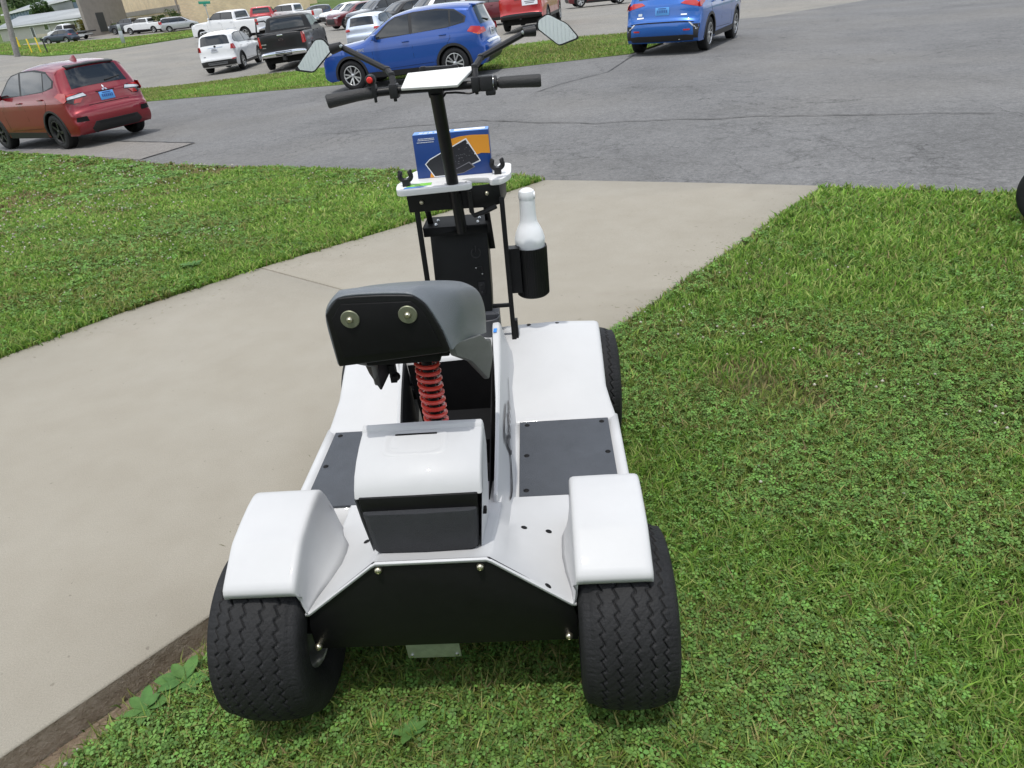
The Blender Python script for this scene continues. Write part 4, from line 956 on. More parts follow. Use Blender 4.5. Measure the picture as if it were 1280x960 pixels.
def car(name, label, cat, key, sp, x, y, head, pm, detail=2, rims=(5, 'twin'), plate=None, group='cars parked in the lot across the road', extra=None):
    sh = Shape(sp); root = empty(name); root.matrix_world = car_matrix(x, y, head, sp['wb'], sp['w']-.13)
    tag(root, label, cat, group); link('car_body', body_mesh(key, sp, pm), root)
    rw, wb, w = sp['rw'], sp['wb'], sp['w']; L = []
    def part(nm, m, fn, parent=root, **kw):
        mb = MB(); fn(mb); return mb.build(nm, m, parent, angle=50, weld=False, **kw) if not kw.pop('wl', 0) else None
    ty, rim = wheel_meshes(rw, .225, rims[0], rims[1])
    for sx in (-1, 1):
        for cy in (0, wb):
            wl = link('wheel', ty, root, (sx*(w-.135), cy, rw), (random.uniform(0, 6), 0, 0 if sx < 0 else pi)); link('rim', rim, wl)
    mb = MB(); mb.box((0, wb/2, .52), (2*w-.52, wb+1.15, .56)); mb.box((0, wb/2, .3), (2*w-.3, wb-.95, .18)); mb.build('underbody', M_under, root)
    S_ = lambda sx: (lambda a, b, o: sh.side(a, b, sx, o))
    R_ = lambda a, b, o: sh.end(a, b, 'rear', o)
    Fr = lambda a, b, o: sh.end(a, b, 'front', o)
    for sx in (-1, 1):
        mb = MB()
        if 'dlo' in sp: patch(mb, sp['dlo'], S_(sx), .003, .2); mb.build('window_trim', M_trim, root, weld=False)
        for q in sp['side_win']:
            mb = MB(); patch(mb, q, S_(sx), .006, .2); mb.build('side_window', M_glass, root, weld=False)
        if detail > 0:
            for cy in (0, wb):
                mb = MB(); patch(mb, ring_poly(cy, rw, rw+.045, rw+sp.get('arch', .10), -8, 188), S_(sx), .007, .3, .03); mb.build('wheel_arch_trim', sp.get('archmat', M_trim), root, weld=False)
            mb = MB(); patch(mb, [(rw+.12, sp.get('sill', .24)-.01), (wb-rw-.12, sp.get('sill', .24)-.01), (wb-rw-.12, sp.get('sill', .24)+.12), (rw+.12, sp.get('sill', .24)+.10)], S_(sx), .007, .4, .03); mb.build('sill_trim', sp.get('archmat', M_trim), root, weld=False)
            for ln in sp.get('seams', []):
                mb = MB()
                for a, b in zip(ln[:-1], ln[1:]):
                    d = Vector((b[0]-a[0], b[1]-a[1])).normalized(); nn = Vector((-d.y, d.x))*.0035
                    patch(mb, [(a[0]-nn.x, a[1]-nn.y), (b[0]-nn.x, b[1]-nn.y), (b[0]+nn.x, b[1]+nn.y), (a[0]+nn.x, a[1]+nn.y)], S_(sx), .0015, .2, .004)
                mb.build('door_gap', M_blackmatte, root, weld=False)
            for hy, hz in sp.get('handles', []):
                p = sh.side(hy, hz, sx, .02); mb = MB(); mb.box(p, (.03, .17, .028)); mb.build('door_handle', pm, root, bevel=.008)
            if 'mirror' in sp:
                my, mz = sp['mirror']; p = sh.side(my, mz, sx, .11); mb = MB(); mb.loft([[(p[0]-sx*.10, p[1]+.03, p[2]-.06), (p[0]-sx*.10, p[1]+.09, p[2]-.02), (p[0]-sx*.10, p[1]+.05, p[2]+.03), (p[0]-sx*.10, p[1]-.0, p[2]+.02)], [(p[0]-sx*.03, p[1]-.02, p[2]-.07), (p[0]-sx*.03, p[1]+.10, p[2]-.05), (p[0]-sx*.03, p[1]+.08, p[2]+.08), (p[0]-sx*.03, p[1]-.03, p[2]+.085)], [(p[0]+sx*.09, p[1]-.02, p[2]-.05), (p[0]+sx*.09, p[1]+.05, p[2]-.03), (p[0]+sx*.09, p[1]+.04, p[2]+.06), (p[0]+sx*.09, p[1]-.03, p[2]+.065)]], closed=True); mb.build('wing_mirror', pm, root, bevel=.012)
        for q, mm in sp.get('tail_side', []):
            mb = MB(); patch(mb, q, S_(sx), .008, .1); mb.build('taillight', mm, root, weld=False)
        for k_, (q, mm) in enumerate(sp.get('tail_rear', [])):
            mb = MB(); patch(mb, [(sx*a, b) for a, b in q], R_, .008+.004*k_, .07); mb.build('taillight', mm, root, weld=False)
        for q, mm in sp.get('head_side', []):
            mb = MB(); patch(mb, q, S_(sx), .008, .1); mb.build('headlight', mm, root, weld=False)
        for q, mm in sp.get('head_front', []):
            mb = MB(); patch(mb, [(sx*a, b) for a, b in q], Fr, .008, .1); mb.build('headlight', mm, root, weld=False)
    for nm, q, mm in sp.get('rear', []):
        mb = MB(); patch(mb, q, R_, .008 if nm not in ('rear_window',) else .005, .055, .02); mb.build(nm, mm, root, weld=False)
    for nm, q, mm in sp.get('front', []):
        mb = MB(); patch(mb, q, Fr, .008, .07, .02); mb.build(nm, mm, root, weld=False)
    if plate:
        px, pz, pmat = plate; c = Vector(R_(px, pz, .014)); c2 = Vector(R_(px, pz+.05, .014)); up = (c2-c).normalized(); rt = Vector((1, 0, 0)); nn = rt.cross(up)
        mb = MB(); q = [c+rt*a*.155+up*b*.078 for a, b in ((-1, -1), (1, -1), (1, 1), (-1, 1))]; mb.prism(q, nn*-.012)
        pl = mb.build('licence_plate', pmat, root, bevel=.004)
        mb = MB(); out = -nn if nn.y > 0 else nn
        for k in range(6): 
            a = -.105+k*.042; mb.prism([c+rt*(a+.012*i)+up*(.028*j)+out*.0128*(0 if out is None else 1) for i, j in ((-1, -1), (1, -1), (1, 1), (-1, 1))], out*.001)
        mb.prism([c+rt*.09*i+up*(.055+.01*j)+out*.0128 for i, j in ((-1, -1), (1, -1), (1, 1), (-1, 1))], out*.001)
        mb.build('plate_print', M_plateink if pmat is M_plateblue else M_grey, pl, weld=False)
    if extra: extra(root, sh, R_, S_)
    return root

# crossover in the style of the red and the blue car
SUV = dict(out=[(3.30, .22), (3.46, .30), (3.52, .46), (3.52, .68), (3.47, .86), (3.38, .955), (3.20, 1.005), (2.85, 1.045), (2.52, 1.075), (2.36, 1.095), (2.27, 1.12), (2.18, 1.17), (1.90, 1.335), (1.58, 1.505), (1.30, 1.57), (.95, 1.615), (.45, 1.63), (0, 1.615), (-.30, 1.585), (-.50, 1.555), (-.55, 1.52), (-.60, 1.36), (-.68, 1.16), (-.74, 1.06), (-.775, 1.0), (-.785, .86), (-.80, .76), (-.86, .71), (-.885, .62), (-.88, .48), (-.84, .36), (-.72, .25)],
    wb=2.67, w=.905, rw=.345, belt=1.02, vr=.725, sill=.25, D=.10, r=.05,
    dlo=[(2.02, 1.06), (1.55, 1.40), (1.36, 1.485), (.9, 1.535), (.3, 1.535), (-.12, 1.48), (-.40, 1.30), (-.36, 1.18), (.1, 1.12)],
    side_win=[[(1.90, 1.10), (1.50, 1.39), (1.34, 1.462), (1.02, 1.505), (1.02, 1.095)], [(.94, 1.095), (.94, 1.51), (.42, 1.51), (.02, 1.468), (.02, 1.135)], [(-.02, 1.14), (-.02, 1.46), (-.15, 1.44), (-.35, 1.295), (-.32, 1.20)]],
    seams=[[(2.02, 1.04), (2.02, .62), (1.98, .30)], [(.98, 1.09), (.98, .6), (.96, .32)], [(.04, 1.12), (.02, .9), (.18, .70), (.45, .45), (.46, .32)], [(1.95, .40), (.5, .43)]],
    handles=[(1.14, .95), (.2, .985)], mirror=(1.86, 1.10),
    tail_side=[([(-.44, .98), (-.70, .93), (-.70, 1.06), (-.52, 1.07)], M_tail)],
    tail_rear=[([(.42, .955), (.86, .93), (.86, 1.06), (.70, 1.06), (.46, 1.01)], M_tail)],
    head_side=[([(3.44, .76), (3.1, .86), (3.1, .93), (3.42, .84)], M_clear)], head_front=[([(.5, .74), (.85, .76), (.85, .86), (.52, .80)], M_clear)],
    rear=[('rear_window', [(-.60, 1.11), (.60, 1.11), (.53, 1.50), (-.53, 1.50)], M_glass), ('rear_bumper_trim', [(-.62, .30), (.62, .30), (.66, .46), (.40, .54), (-.40, .54), (-.66, .46)], M_trim)],
    front=[('windshield', [(-.68, 1.12), (.68, 1.12), (.56, 1.50), (-.56, 1.50)], M_glass), ('grille', [(-.55, .35), (.55, .35), (.6, .7), (-.6, .7)], M_trim)])
import copy
def vary(sp, **kw):
    d = dict(sp); d.update(kw); return d
def scale_out(sp, fz): return [(y, z*fz) for y, z in sp]
# red car: split lamps, red bumper pockets, shark fin, spoiler, emblem
M_lampblack = mat('lamp_surround', (.02, .004, .005), .15, 0, .6)
REDS = vary(SUV, archmat=M_trim, arch=.085,
    tail_side=[([(-.38, 1.02), (-.64, .88), (-.73, .92), (-.73, 1.06), (-.52, 1.075)], M_tail)],
    tail_rear=[([(.40, .955), (.56, .93), (.60, .85), (.70, .84), (.86, .92), (.86, 1.06), (.70, 1.07), (.46, 1.03)], M_lampblack), ([(.54, 1.035), (.86, 1.005), (.86, 1.055), (.72, 1.065)], M_tail), ([(.42, .965), (.86, .94), (.86, .995), (.46, 1.02)], M_clear), ([(.58, .86), (.70, .86), (.66, .93), (.50, .94)], M_tail)],
    rear=[('rear_window', [(-.60, 1.13), (.60, 1.13), (.53, 1.475), (-.53, 1.475)], M_glass), ('rear_bumper_trim', [(-.50, .27), (.50, .27), (.56, .34), (.46, .47), (-.46, .47), (-.56, .34)], M_trim), ('bumper_pocket', [(.58, .50), (.80, .50), (.78, .60), (.60, .60)], M_blackmatte), ('bumper_pocket', [(-.58, .50), (-.80, .50), (-.78, .60), (-.60, .60)], M_blackmatte), ('skid_trim', [(-.40, .40), (.40, .40), (.42, .46), (-.42, .46)], M_darkalloy)])
def red_extra(root, sh, R_, S_):
    mb = MB()
    for a in (90, 210, 330):  # three diamonds meeting at the centre
        ca, sa = cos(radians(a)), sin(radians(a)); P = []
        for u, v in ((0, 0), (.034, .0195), (.068, 0), (.034, -.0195)): P.append((u*ca-v*sa, u*sa+v*ca))
        patch(mb, [(x, 1.035+z) for x, z in P], R_, .010, .2, .008)
    mb.build('emblem', M_chrome, root, weld=False)
    mb = MB(); c = [(0, .12, 1.625), (0, -.06, 1.62)]; mb.loft([[(-.03, .14, 1.60), (.03, .14, 1.60), (.03, -.1, 1.59), (-.03, -.1, 1.59)], [(-.02, .06, 1.665), (.02, .06, 1.665), (.022, -.08, 1.66), (-.022, -.08, 1.66)], [(-.006, -.0, 1.70), (.006, -.0, 1.70), (.008, -.08, 1.70), (-.008, -.08, 1.70)]], closed=True); mb.build('roof_antenna', P_red, root, bevel=.008)
    mb = MB(); a = Vector(R_(.12, 1.17, .02)); b = Vector(R_(.48, 1.215, .02)); mb.tube([a, b], [.016, .008], 8); mb.build('rear_wiper', M_trim, root)
    mb = MB(); mb.loft([[(x*.50, -.43, 1.565-.02*x*x), (x*.50, -.595, 1.535-.02*x*x), (x*.49, -.595, 1.505-.02*x*x), (x*.49, -.5, 1.50-.02*x*x)] for x in (-1, -.5, 0, .5, 1)], closed=True); mb.build('roof_spoiler', M_trim, root, bevel=.008)
    mb = MB(); patch(mb, [(-.2, .985), (.2, .985), (.2, 1.0), (-.2, 1.0)], R_, .012, .2, .02); mb.build('tailgate_gap', M_blackmatte, root, weld=False)
    mb = MB(); patch(mb, [(-.44, .775), (.44, .775), (.44, .785), (-.44, .785)], R_, .003, .2, .006); mb.build('tailgate_gap', M_blackmatte, root, weld=False)
    mb = MB(); mb.tube([(-.45, -.75, .28), (-.45, -.6, .3)], .035, 12); mb.build('exhaust', M_darkalloy, root)
P_red = paint('red', (.22, .003, .012), .4, .34); P_blue = paint('blue', (.003, .060, .30), .35, .34); P_blue2 = paint('bright_blue', (.004, .10, .40), .35, .34)
P_white = paint('white', (.72, .73, .74), 0, .3); P_black = mat('paint_black', (.008, .008, .009), .42, 0, .25, spec=.3); P_silver = paint('silver', (.42, .43, .45), .7, .32); P_maroon = paint('maroon', (.13, .012, .018), .4, .3)
P_grey = paint('grey', (.09, .10, .115), .5, .32); P_slate = paint('slate', (.035, .05, .08), .5, .3); P_ice = paint('ice_blue', (.55, .62, .72), .3, .3); P_bred = paint('bright_red', (.42, .015, .02), .2, .3)
G_FRONT = 'cars beside the road'
car('parked_car', 'shiny red crossover with three diamond emblem and blue plate at the left edge', 'car', 'red', REDS, -8.38, 16.61, -54, P_red, rims=(5, 'dark'), plate=(0, .90, M_plateblue), group=G_FRONT, extra=red_extra)
BLUES = vary(SUV, tail_side=[([(-.40, .99), (-.72, .90), (-.72, 1.06), (-.50, 1.09)], M_tail), ([(-.54, .94), (-.70, .90), (-.70, .965), (-.56, .985)], M_tailamb)],
    tail_rear=[([(.50, .93), (.86, .90), (.86, 1.07), (.55, 1.04)], M_tail)],
    rear=SUV['rear']+[('rear_bumper_step', [(-.60, .70), (.60, .70), (.62, .745), (-.62, .745)], M_clear)])
def blue_extra(root, sh, R_, S_):
    me = text_mesh('AWC', .085, .002, .2)
    for sx in (-1, 1): 
        p = S_(sx)(2.33, .88, .004); link('badge', me, root, p, (pi/2, 0, sx*pi/2)); 
    me.materials.append(M_clear)
    mb = MB(); a = Vector(R_(.05, 1.14, .02)); b = Vector(R_(-.34, 1.20, .02)); mb.tube([a, b], [.016, .008], 8); mb.build('rear_wiper', M_trim, root)
    mb = MB(); mb.loft([[(x*.50, -.43, 1.565-.02*x*x), (x*.50, -.595, 1.535-.02*x*x), (x*.49, -.595, 1.505-.02*x*x), (x*.49, -.5, 1.50-.02*x*x)] for x in (-1, -.5, 0, .5, 1)], closed=True); mb.build('roof_spoiler', P_blue, root, bevel=.008)
    mb = MB(); mb.tube([(-.45, -.78, .30), (-.45, -.6, .32)], .035, 12); mb.build('exhaust', M_darkalloy, root)
car('parked_car', 'deep blue crossover seen from its left side, behind the handlebar of the scooter', 'car', 'blue', BLUES, -.38, 19.4, -75, P_blue, rims=(5, 'twin'), plate=(0, .90, M_platewhite), group=G_FRONT, extra=blue_extra)
# bright blue car leaving to the right: boomerang lamps high up
KICK = vary(SUV, out=[(y, z*.985) for y, z in SUV['out']],
    tail_rear=[([(.40, 1.02), (.86, .93), (.86, 1.03), (.70, 1.09), (.48, 1.07)], M_tail)], tail_side=[([(-.42, 1.02), (-.72, .93), (-.72, 1.03), (-.5, 1.09)], M_tail)],
    rear=[('rear_window', [(-.58, 1.13), (.58, 1.13), (.50, 1.46), (-.50, 1.46)], M_glass), ('rear_bumper_trim', [(-.70, .28), (.70, .28), (.74, .37), (.55, .40), (-.55, .40), (-.74, .37)], M_trim), ('bumper_crease', [(-.70, .655), (.70, .655), (.72, .675), (-.72, .675)], M_blackmatte), ('bumper_accent', [(.60, .66), (.64, .66), (.80, .50), (.77, .49)], M_clear), ('bumper_accent', [(-.60, .66), (-.64, .66), (-.80, .50), (-.77, .49)], M_clear), ('bumper_corner', [(.70, .62), (.86, .62), (.86, .30), (.72, .32)], M_trim), ('bumper_corner', [(-.70, .62), (-.86, .62), (-.86, .30), (-.72, .32)], M_trim), ('reflector', [(.50, .485), (.64, .485), (.64, .515), (.50, .515)], M_tail), ('reflector', [(-.50, .485), (-.64, .485), (-.64, .515), (-.50, .515)], M_tail)])
def kick_extra(root, sh, R_, S_):
    mb = MB(); patch(mb, [(-.58, .76), (-.42, .76), (-.42, .785), (-.58, .785)], R_, .008, .2, .006); patch(mb, [(-.55, .81), (-.46, .81), (-.46, .86), (-.55, .86)], R_, .008, .2, .006); patch(mb, [(.42, .79), (.55, .79), (.55, .815), (.42, .815)], R_, .008, .2, .006); mb.build('badge', M_chrome, root, weld=False); root.children[-1]['kind'] = 'stuff'
    mb = MB(); mb.tube([(.40, -.80, .33), (.40, -.6, .33)], .032, 12); mb.build('exhaust', M_steel, root)
car('parked_car', 'bright blue car with pale blue plate, cut off by the top edge', 'car', 'kick', KICK, 4.48, 18.18, 30, P_blue2, rims=(5, 'twin'), plate=(0, .88, M_plateblue), group=G_FRONT, extra=kick_extra)
# small white crossover in the lot
M_skid = mat('skid_grey', (.22, .23, .24), .5)
WS = vary(SUV, out=[(3.22, .24), (3.36, .36), (3.40, .62), (3.32, .86), (3.1, .98), (2.7, 1.06), (2.3, 1.10), (2.12, 1.14), (1.8, 1.34), (1.5, 1.53), (1.25, 1.60), (.9, 1.645), (.4, 1.655), (-.05, 1.645), (-.40, 1.61), (-.56, 1.58), (-.60, 1.53), (-.66, 1.36), (-.72, 1.16), (-.755, 1.05), (-.77, .95), (-.78, .78), (-.80, .66), (-.84, .58), (-.82, .44), (-.78, .34), (-.66, .25)], wb=2.555, w=.89,
    tail_rear=[([(.66, .93), (.85, .93), (.85, 1.13), (.70, 1.14)], M_tail)], tail_side=[([(-.52, .92), (-.74, .92), (-.74, 1.12), (-.56, 1.12)], M_tail)],
    rear=[('rear_window', [(-.66, 1.15), (.66, 1.15), (.60, 1.47), (.5, 1.515), (-.5, 1.515), (-.60, 1.47)], M_glass), ('rear_bumper_trim', [(-.78, .30), (.78, .30), (.80, .50), (.55, .53), (-.55, .53), (-.80, .50)], M_trim), ('skid_plate', [(-.48, .36), (.38, .36), (.42, .46), (-.48, .46)], M_skid), ('reflector', [(.60, .50), (.82, .52), (.82, .58), (.66, .56)], M_tail), ('tailgate_bar', [(-.34, 1.035), (.34, 1.035), (.34, 1.055), (-.34, 1.055)], M_chrome)])
def ws_extra(root, sh, R_, S_):
    mb = MB(); mb.lathe([(0, -.012), (.045, -.012), (.05, 0)], 16, 'y', R_(0, 1.08, .01)); mb.build('emblem', M_darkalloy, root)
    for sx in (-1, 1):
        mb = MB(); mb.tube([(sx*.60, 1.0, 1.64), (sx*.61, .9, 1.68), (sx*.61, -.2, 1.685), (sx*.59, -.35, 1.64)], .018, 6); mb.build('roof_rail', M_alloy, root)
    mb = MB(); patch(mb, [(-.62, .70), (-.52, .70), (-.52, .73), (-.62, .73)], R_, .008, .2, .006); mb.build('badge', M_grey, root, weld=False)
G_LOT = 'cars parked in the lot across the road'
car('parked_car', 'small white crossover seen from behind, left of the black pickup', 'car', 'ws', WS, -11.6, 36.0, 1, P_white, rims=(5, 'twin'), plate=(-.06, .94, M_platewhite), group=G_LOT, extra=ws_extra)
# pickups
PICK = dict(out=[(4.40, .35), (4.62, .45), (4.66, .75), (4.60, 1.06), (4.45, 1.20), (3.9, 1.27), (3.25, 1.31), (3.05, 1.36), (2.75, 1.58), (2.45, 1.80), (2.25, 1.87), (1.7, 1.92), (1.1, 1.915), (.85, 1.90), (.76, 1.86), (.70, 1.6), (.68, 1.36), (.64, 1.32), (.0, 1.325), (-1.0, 1.33), (-1.10, 1.315), (-1.13, 1.25), (-1.135, .9), (-1.14, .74), (-1.15, .70), (-1.19, .68), (-1.20, .55), (-1.12, .50)], wb=3.65, w=1.0, rw=.40, belt=1.31, vr=.76, sill=.42, D=.05, r=.035, arch=.09,
    dlo=[(2.9, 1.40), (2.42, 1.76), (2.2, 1.815), (.88, 1.815), (.80, 1.37)], side_win=[[(2.82, 1.42), (2.40, 1.73), (2.2, 1.79), (1.86, 1.79), (1.86, 1.40)], [(1.78, 1.40), (1.78, 1.79), (.94, 1.79), (.88, 1.40)]],
    seams=[[(3.05, 1.30), (3.02, .5)], [(1.82, 1.36), (1.82, .5)], [(.78, 1.32), (.76, .5)]], handles=[(2.0, 1.22), (.96, 1.22)], mirror=(2.75, 1.46),
    tail_rear=[([(.80, .88), (.97, .88), (.97, 1.27), (.82, 1.27)], M_tail)], tail_side=[([(-.94, .90), (-1.08, .90), (-1.08, 1.26), (-.94, 1.26)], M_tail)],
    head_side=[([(4.56, .88), (4.3, .9), (4.3, 1.1), (4.52, 1.1)], M_clear)], head_front=[([(.62, .86), (.96, .86), (.96, 1.1), (.62, 1.1)], M_clear)],
    rear=[('rear_window', [(-.70, 1.42), (.70, 1.42), (.64, 1.80), (-.64, 1.80)], M_glass), ('rear_bumper', [(-.98, .50), (.98, .50), (.98, .69), (-.98, .69)], M_chrome), ('bumper_step', [(-.32, .52), (.32, .52), (.32, .67), (-.32, .67)], M_trim)],
    front=[('windshield', [(-.74, 1.40), (.74, 1.40), (.62, 1.80), (-.62, 1.80)], M_glass), ('grille', [(-.58, .62), (.58, .62), (.58, 1.12), (-.58, 1.12)], M_trim), ('front_bumper', [(-.95, .42), (.95, .42), (.95, .60), (-.95, .60)], M_chrome)])
def bed(root, sh):
    mb = MB(); zz = 1.329; mb.add([(-.83, .60, zz), (.83, .60, zz), (.83, -1.04, zz), (-.83, -1.04, zz)], [(0, 1, 2, 3)])
    mb.box((0, -.2, 1.327), (1.7, 1.66, .012)); mb.build('bed_liner', M_trim, root)
def pk_extra(root, sh, R_, S_):
    bed(root, sh)
    mb = MB(); mb.lathe([(0, -.008), (.085, -.008), (.09, 0)], 24, 'y'); 
    o = mb.build('emblem', M_darkalloy, root); o.location = R_(0, 1.08, .006); o.scale = (1, 1, .45)
    mb = MB(); mb.lathe([(.078, -.010), (.09, -.010), (.09, 0)], 24, 'y'); o = mb.build('emblem_ring', M_chrome, root); o.location = R_(0, 1.08, .007); o.scale = (1, 1, .45)
    mb = MB(); p = R_(0, 1.24, .01); mb.box(p, (.22, .02, .05)); mb.build('tailgate_handle', M_chrome, root, bevel=.01)
    mb = MB(); p = R_(-.70, .98, .008); mb.box(p, (.2, .008, .04)); mb.build('badge', M_steel, root); mb = MB(); p = R_(-.72, .86, .008); mb.box(p, (.13, .008, .035)); mb.build('badge', M_steel, root)
    mb = MB(); p = R_(0, 1.84, .01); mb.box((0, .84, 1.875), (.34, .02, .03)); mb.build('brake_light', M_tail, root)
    mb = MB(); mb.box((0, -1.17, .42), (.12, .3, .12)); mb.build('tow_hitch', M_trim, root)
    # open driver's door on the left side
    mb = MB(); mb.M = Matrix.Translation((-.98, 2.98, 0)) @ Matrix.Rotation(radians(-38), 4, 'Z')
    mb.box((-.0, -.55, .92), (.07, 1.08, .78)); d = mb.build('open_door', P_black, root, bevel=.03)
    mb = MB(); mb.M = Matrix.Translation((-.98, 2.98, 0)) @ Matrix.Rotation(radians(-38), 4, 'Z')
    mb.tube([(0, -.05, 1.32), (.1, -.5, 1.72), (.14, -.62, 1.78), (.14, -1.06, 1.78), (0, -1.08, 1.30)], .032, 8); mb.build('door_frame', M_trim, d)
car('pickup_truck', 'black pickup truck seen from behind with its left door open', 'pickup', 'pick', PICK, -7.7, 32.3, -2, P_black, rims=(6, 'one'), plate=None, group=G_LOT, extra=pk_extra)
def rp_extra(root, sh, R_, S_):
    bed(root, sh)
    mb = MB(); p = R_(.42, 1.14, .012); mb.box((p[0], p[1], p[2]), (.66, .012, .36)); b = mb.build('tailgate_notice', M_label, root)
    mb = MB(); 
    for i, (w_, z_) in enumerate(((.16, .06), (.44, -.04), (.36, -.10))): mb.box((p[0], p[1]-.008, p[2]+z_), (w_, .003, .05 if i == 0 else .03))
    mb.build('notice_print', M_grey, b); mb = MB(); mb.box(R_(-.1, 1.22, .01), (.24, .02, .05)); mb.build('tailgate_handle', M_trim, root, bevel=.01)
    mb = MB(); mb.tube([(0, -1.2, .48), (0, -1.34, .48)], .03, 8); mb.build('tow_hitch', M_trim, root)
RPK = vary(PICK, rear=[PICK['rear'][0], ('rear_bumper', [(-.98, .50), (.98, .50), (.98, .69), (-.98, .69)], M_darkalloy)])
car('pickup_truck', 'red pickup truck with a white notice on its tailgate, behind the blue crossover', 'pickup', 'rpk', RPK, 2.15, 34.5, 14, P_bred, rims=(6, 'one'), group=G_LOT, extra=rp_extra)
def b_extra(root, sh, R_, S_): bed(root, sh)
car('pickup_truck', 'white crew cab pickup truck seen from its left, behind the small white crossover', 'pickup', 'wpk', PICK, -15.9, 57.2, -69, P_white, rims=(6, 'one'), group=G_LOT, extra=b_extra)
car('pickup_truck', 'bright red pickup truck mostly hidden behind the white crew cab pickup', 'pickup', 'rpk2', PICK, -17.6, 66.5, -10, P_bred, 1, rims=(6, 'one'), group=G_LOT, extra=b_extra)
car('pickup_truck', 'white pickup truck with only its cab showing above the black pickup', 'pickup', 'wpk', PICK, -14.6, 70.0, -74, P_white, 1, rims=(6, 'one'), group=G_LOT, extra=b_extra)
SEDAN = vary(SUV, out=[(y, z*.92) for y, z in SUV['out']], belt=.95, dlo=[(y, z*.92) for y, z in SUV['dlo']], side_win=[[(y, z*.92) for y, z in q] for q in SUV['side_win']], rear=[('rear_window', [(-.60, 1.03), (.60, 1.03), (.53, 1.37), (-.53, 1.37)], M_glass), ('rear_bumper_trim', [(-.62, .28), (.62, .28), (.66, .40), (-.66, .40)], M_trim)], tail_rear=[([(.58, .84), (.86, .82), (.86, .98), (.60, .95)], M_tail)], tail_side=[], head_side=[], front=[('windshield', [(-.68, 1.04), (.68, 1.04), (.56, 1.38), (-.56, 1.38)], M_glass)], mirror=(1.86, 1.01))
car('parked_car', 'dark blue car far back with only its roof showing, left of the white car', 'car', 'suv', SUV, -16.4, 88, -112, P_slate, 1, group=G_LOT)
car('parked_car', 'white car facing the road, between the black pickup and the maroon car', 'car', 'suv', SUV, -9.9, 68.5, -128, P_white, 1, group=G_LOT)
car('parked_car', 'maroon car facing the road with its front wheel in view', 'car', 'suv', SUV, -7.75, 60.0, -128, P_maroon, group=G_LOT)
car('parked_car', 'dark grey off road car with a round headlamp, right of the maroon car', 'car', 'suv2', vary(SUV, out=[(y, z*1.12) for y, z in SUV['out']], belt=1.14, dlo=[(y, z*1.12) for y, z in SUV['dlo']], side_win=[[(y, z*1.12) for y, z in q] for q in SUV['side_win']], front=[('windshield', [(-.68, 1.27), (.68, 1.27), (.56, 1.66), (-.56, 1.66)], M_glass), ('grille', [(-.55, .45), (.55, .45), (.6, .9), (-.6, .9)], M_trim)], mirror=(1.86, 1.24)), -5.6, 55.5, -128, P_grey, group=G_LOT)
car('parked_car', 'black and white car facing the road, above the roof of the blue crossover', 'car', 'suv', SUV, -3.55, 50.6, -130, P_black, group=G_LOT)
car('parked_car', 'tall white car facing the road, hidden behind the roof of the blue crossover', 'car', 'suv2', vary(SUV, out=[(y, z*1.12) for y, z in SUV['out']], belt=1.14, dlo=[(y, z*1.12) for y, z in SUV['dlo']], side_win=[[(y, z*1.12) for y, z in q] for q in SUV['side_win']], front=[('windshield', [(-.68, 1.27), (.68, 1.27), (.56, 1.66), (-.56, 1.66)], M_glass)], mirror=(1.86, 1.24)), -1.4, 46.5, -130, P_white, group=G_LOT)
car('parked_car', 'pale ice blue hatchback seen from behind, just beyond the bonnet of the blue crossover', 'car', 'sedan', SEDAN, -5.1, 37.3, 12, P_ice, group=G_LOT)
car('parked_car', 'dark red car with a black spare wheel, left of the red pickup', 'car', 'suv', SUV, .3, 43.5, 120, P_maroon, group=G_LOT)
car('parked_car', 'dark red car at the top edge with only its wheel and sill showing', 'car', 'suv', SUV, 7.0, 54.6, 88, P_maroon, group=G_LOT)
car('parked_car', 'slate blue car standing on the far grass in front of the low house', 'car', 'suv', SUV, -53.2, 105.8, -78, P_slate, 1, group='vehicles by the far buildings')
car('pickup_truck', 'grey pickup truck parked by the brick wall, left of the far white pickup', 'pickup', 'gpk', PICK, -48.6, 117.5, -80, P_grey, 1, rims=(6, 'one'), group='vehicles by the far buildings', extra=b_extra)
car('pickup_truck', 'far white pickup truck with high bed rails in front of the brick wall', 'pickup', 'wpk', PICK, -44.6, 113.2, -78, P_white, 1, rims=(6, 'one'), group='vehicles by the far buildings', extra=b_extra)
FLAT = vary(PICK, out=[(4.40, .35), (4.62, .45), (4.66, .75), (4.60, 1.10), (4.4, 1.25), (3.9, 1.36), (3.4, 1.42), (3.2, 1.48), (2.95, 1.72), (2.7, 1.98), (2.5, 2.08), (2.0, 2.12), (1.7, 2.10), (1.55, 2.05), (1.5, 1.7), (1.47, 1.1), (1.44, .84), (1.4, .80), (.0, .80), (-1.3, .80), (-1.4, .78), (-1.42, .70), (-1.40, .55)], dlo=[(3.0, 1.5), (2.65, 1.9), (2.45, 1.98), (1.75, 1.98), (1.72, 1.5)], side_win=[[(2.95, 1.52), (2.62, 1.88), (2.45, 1.95), (1.8, 1.95), (1.78, 1.52)]], belt=1.45, seams=[], handles=[], mirror=(2.95, 1.55), tail_rear=[], tail_side=[], rear=[], front=[('windshield', [(-.74, 1.52), (.74, 1.52), (.62, 1.96), (-.62, 1.96)], M_glass)])
def flat_extra(root, sh, R_, S_):
    mb = MB(); mb.box((0, -.25, .95), (2.3, 3.2, .16)); mb.build('flatbed', M_trim, root, bevel=.02); mb = MB(); mb.box((0, 1.33, 1.45), (2.1, .1, .95)); mb.build('headboard', M_trim, root, bevel=.02)
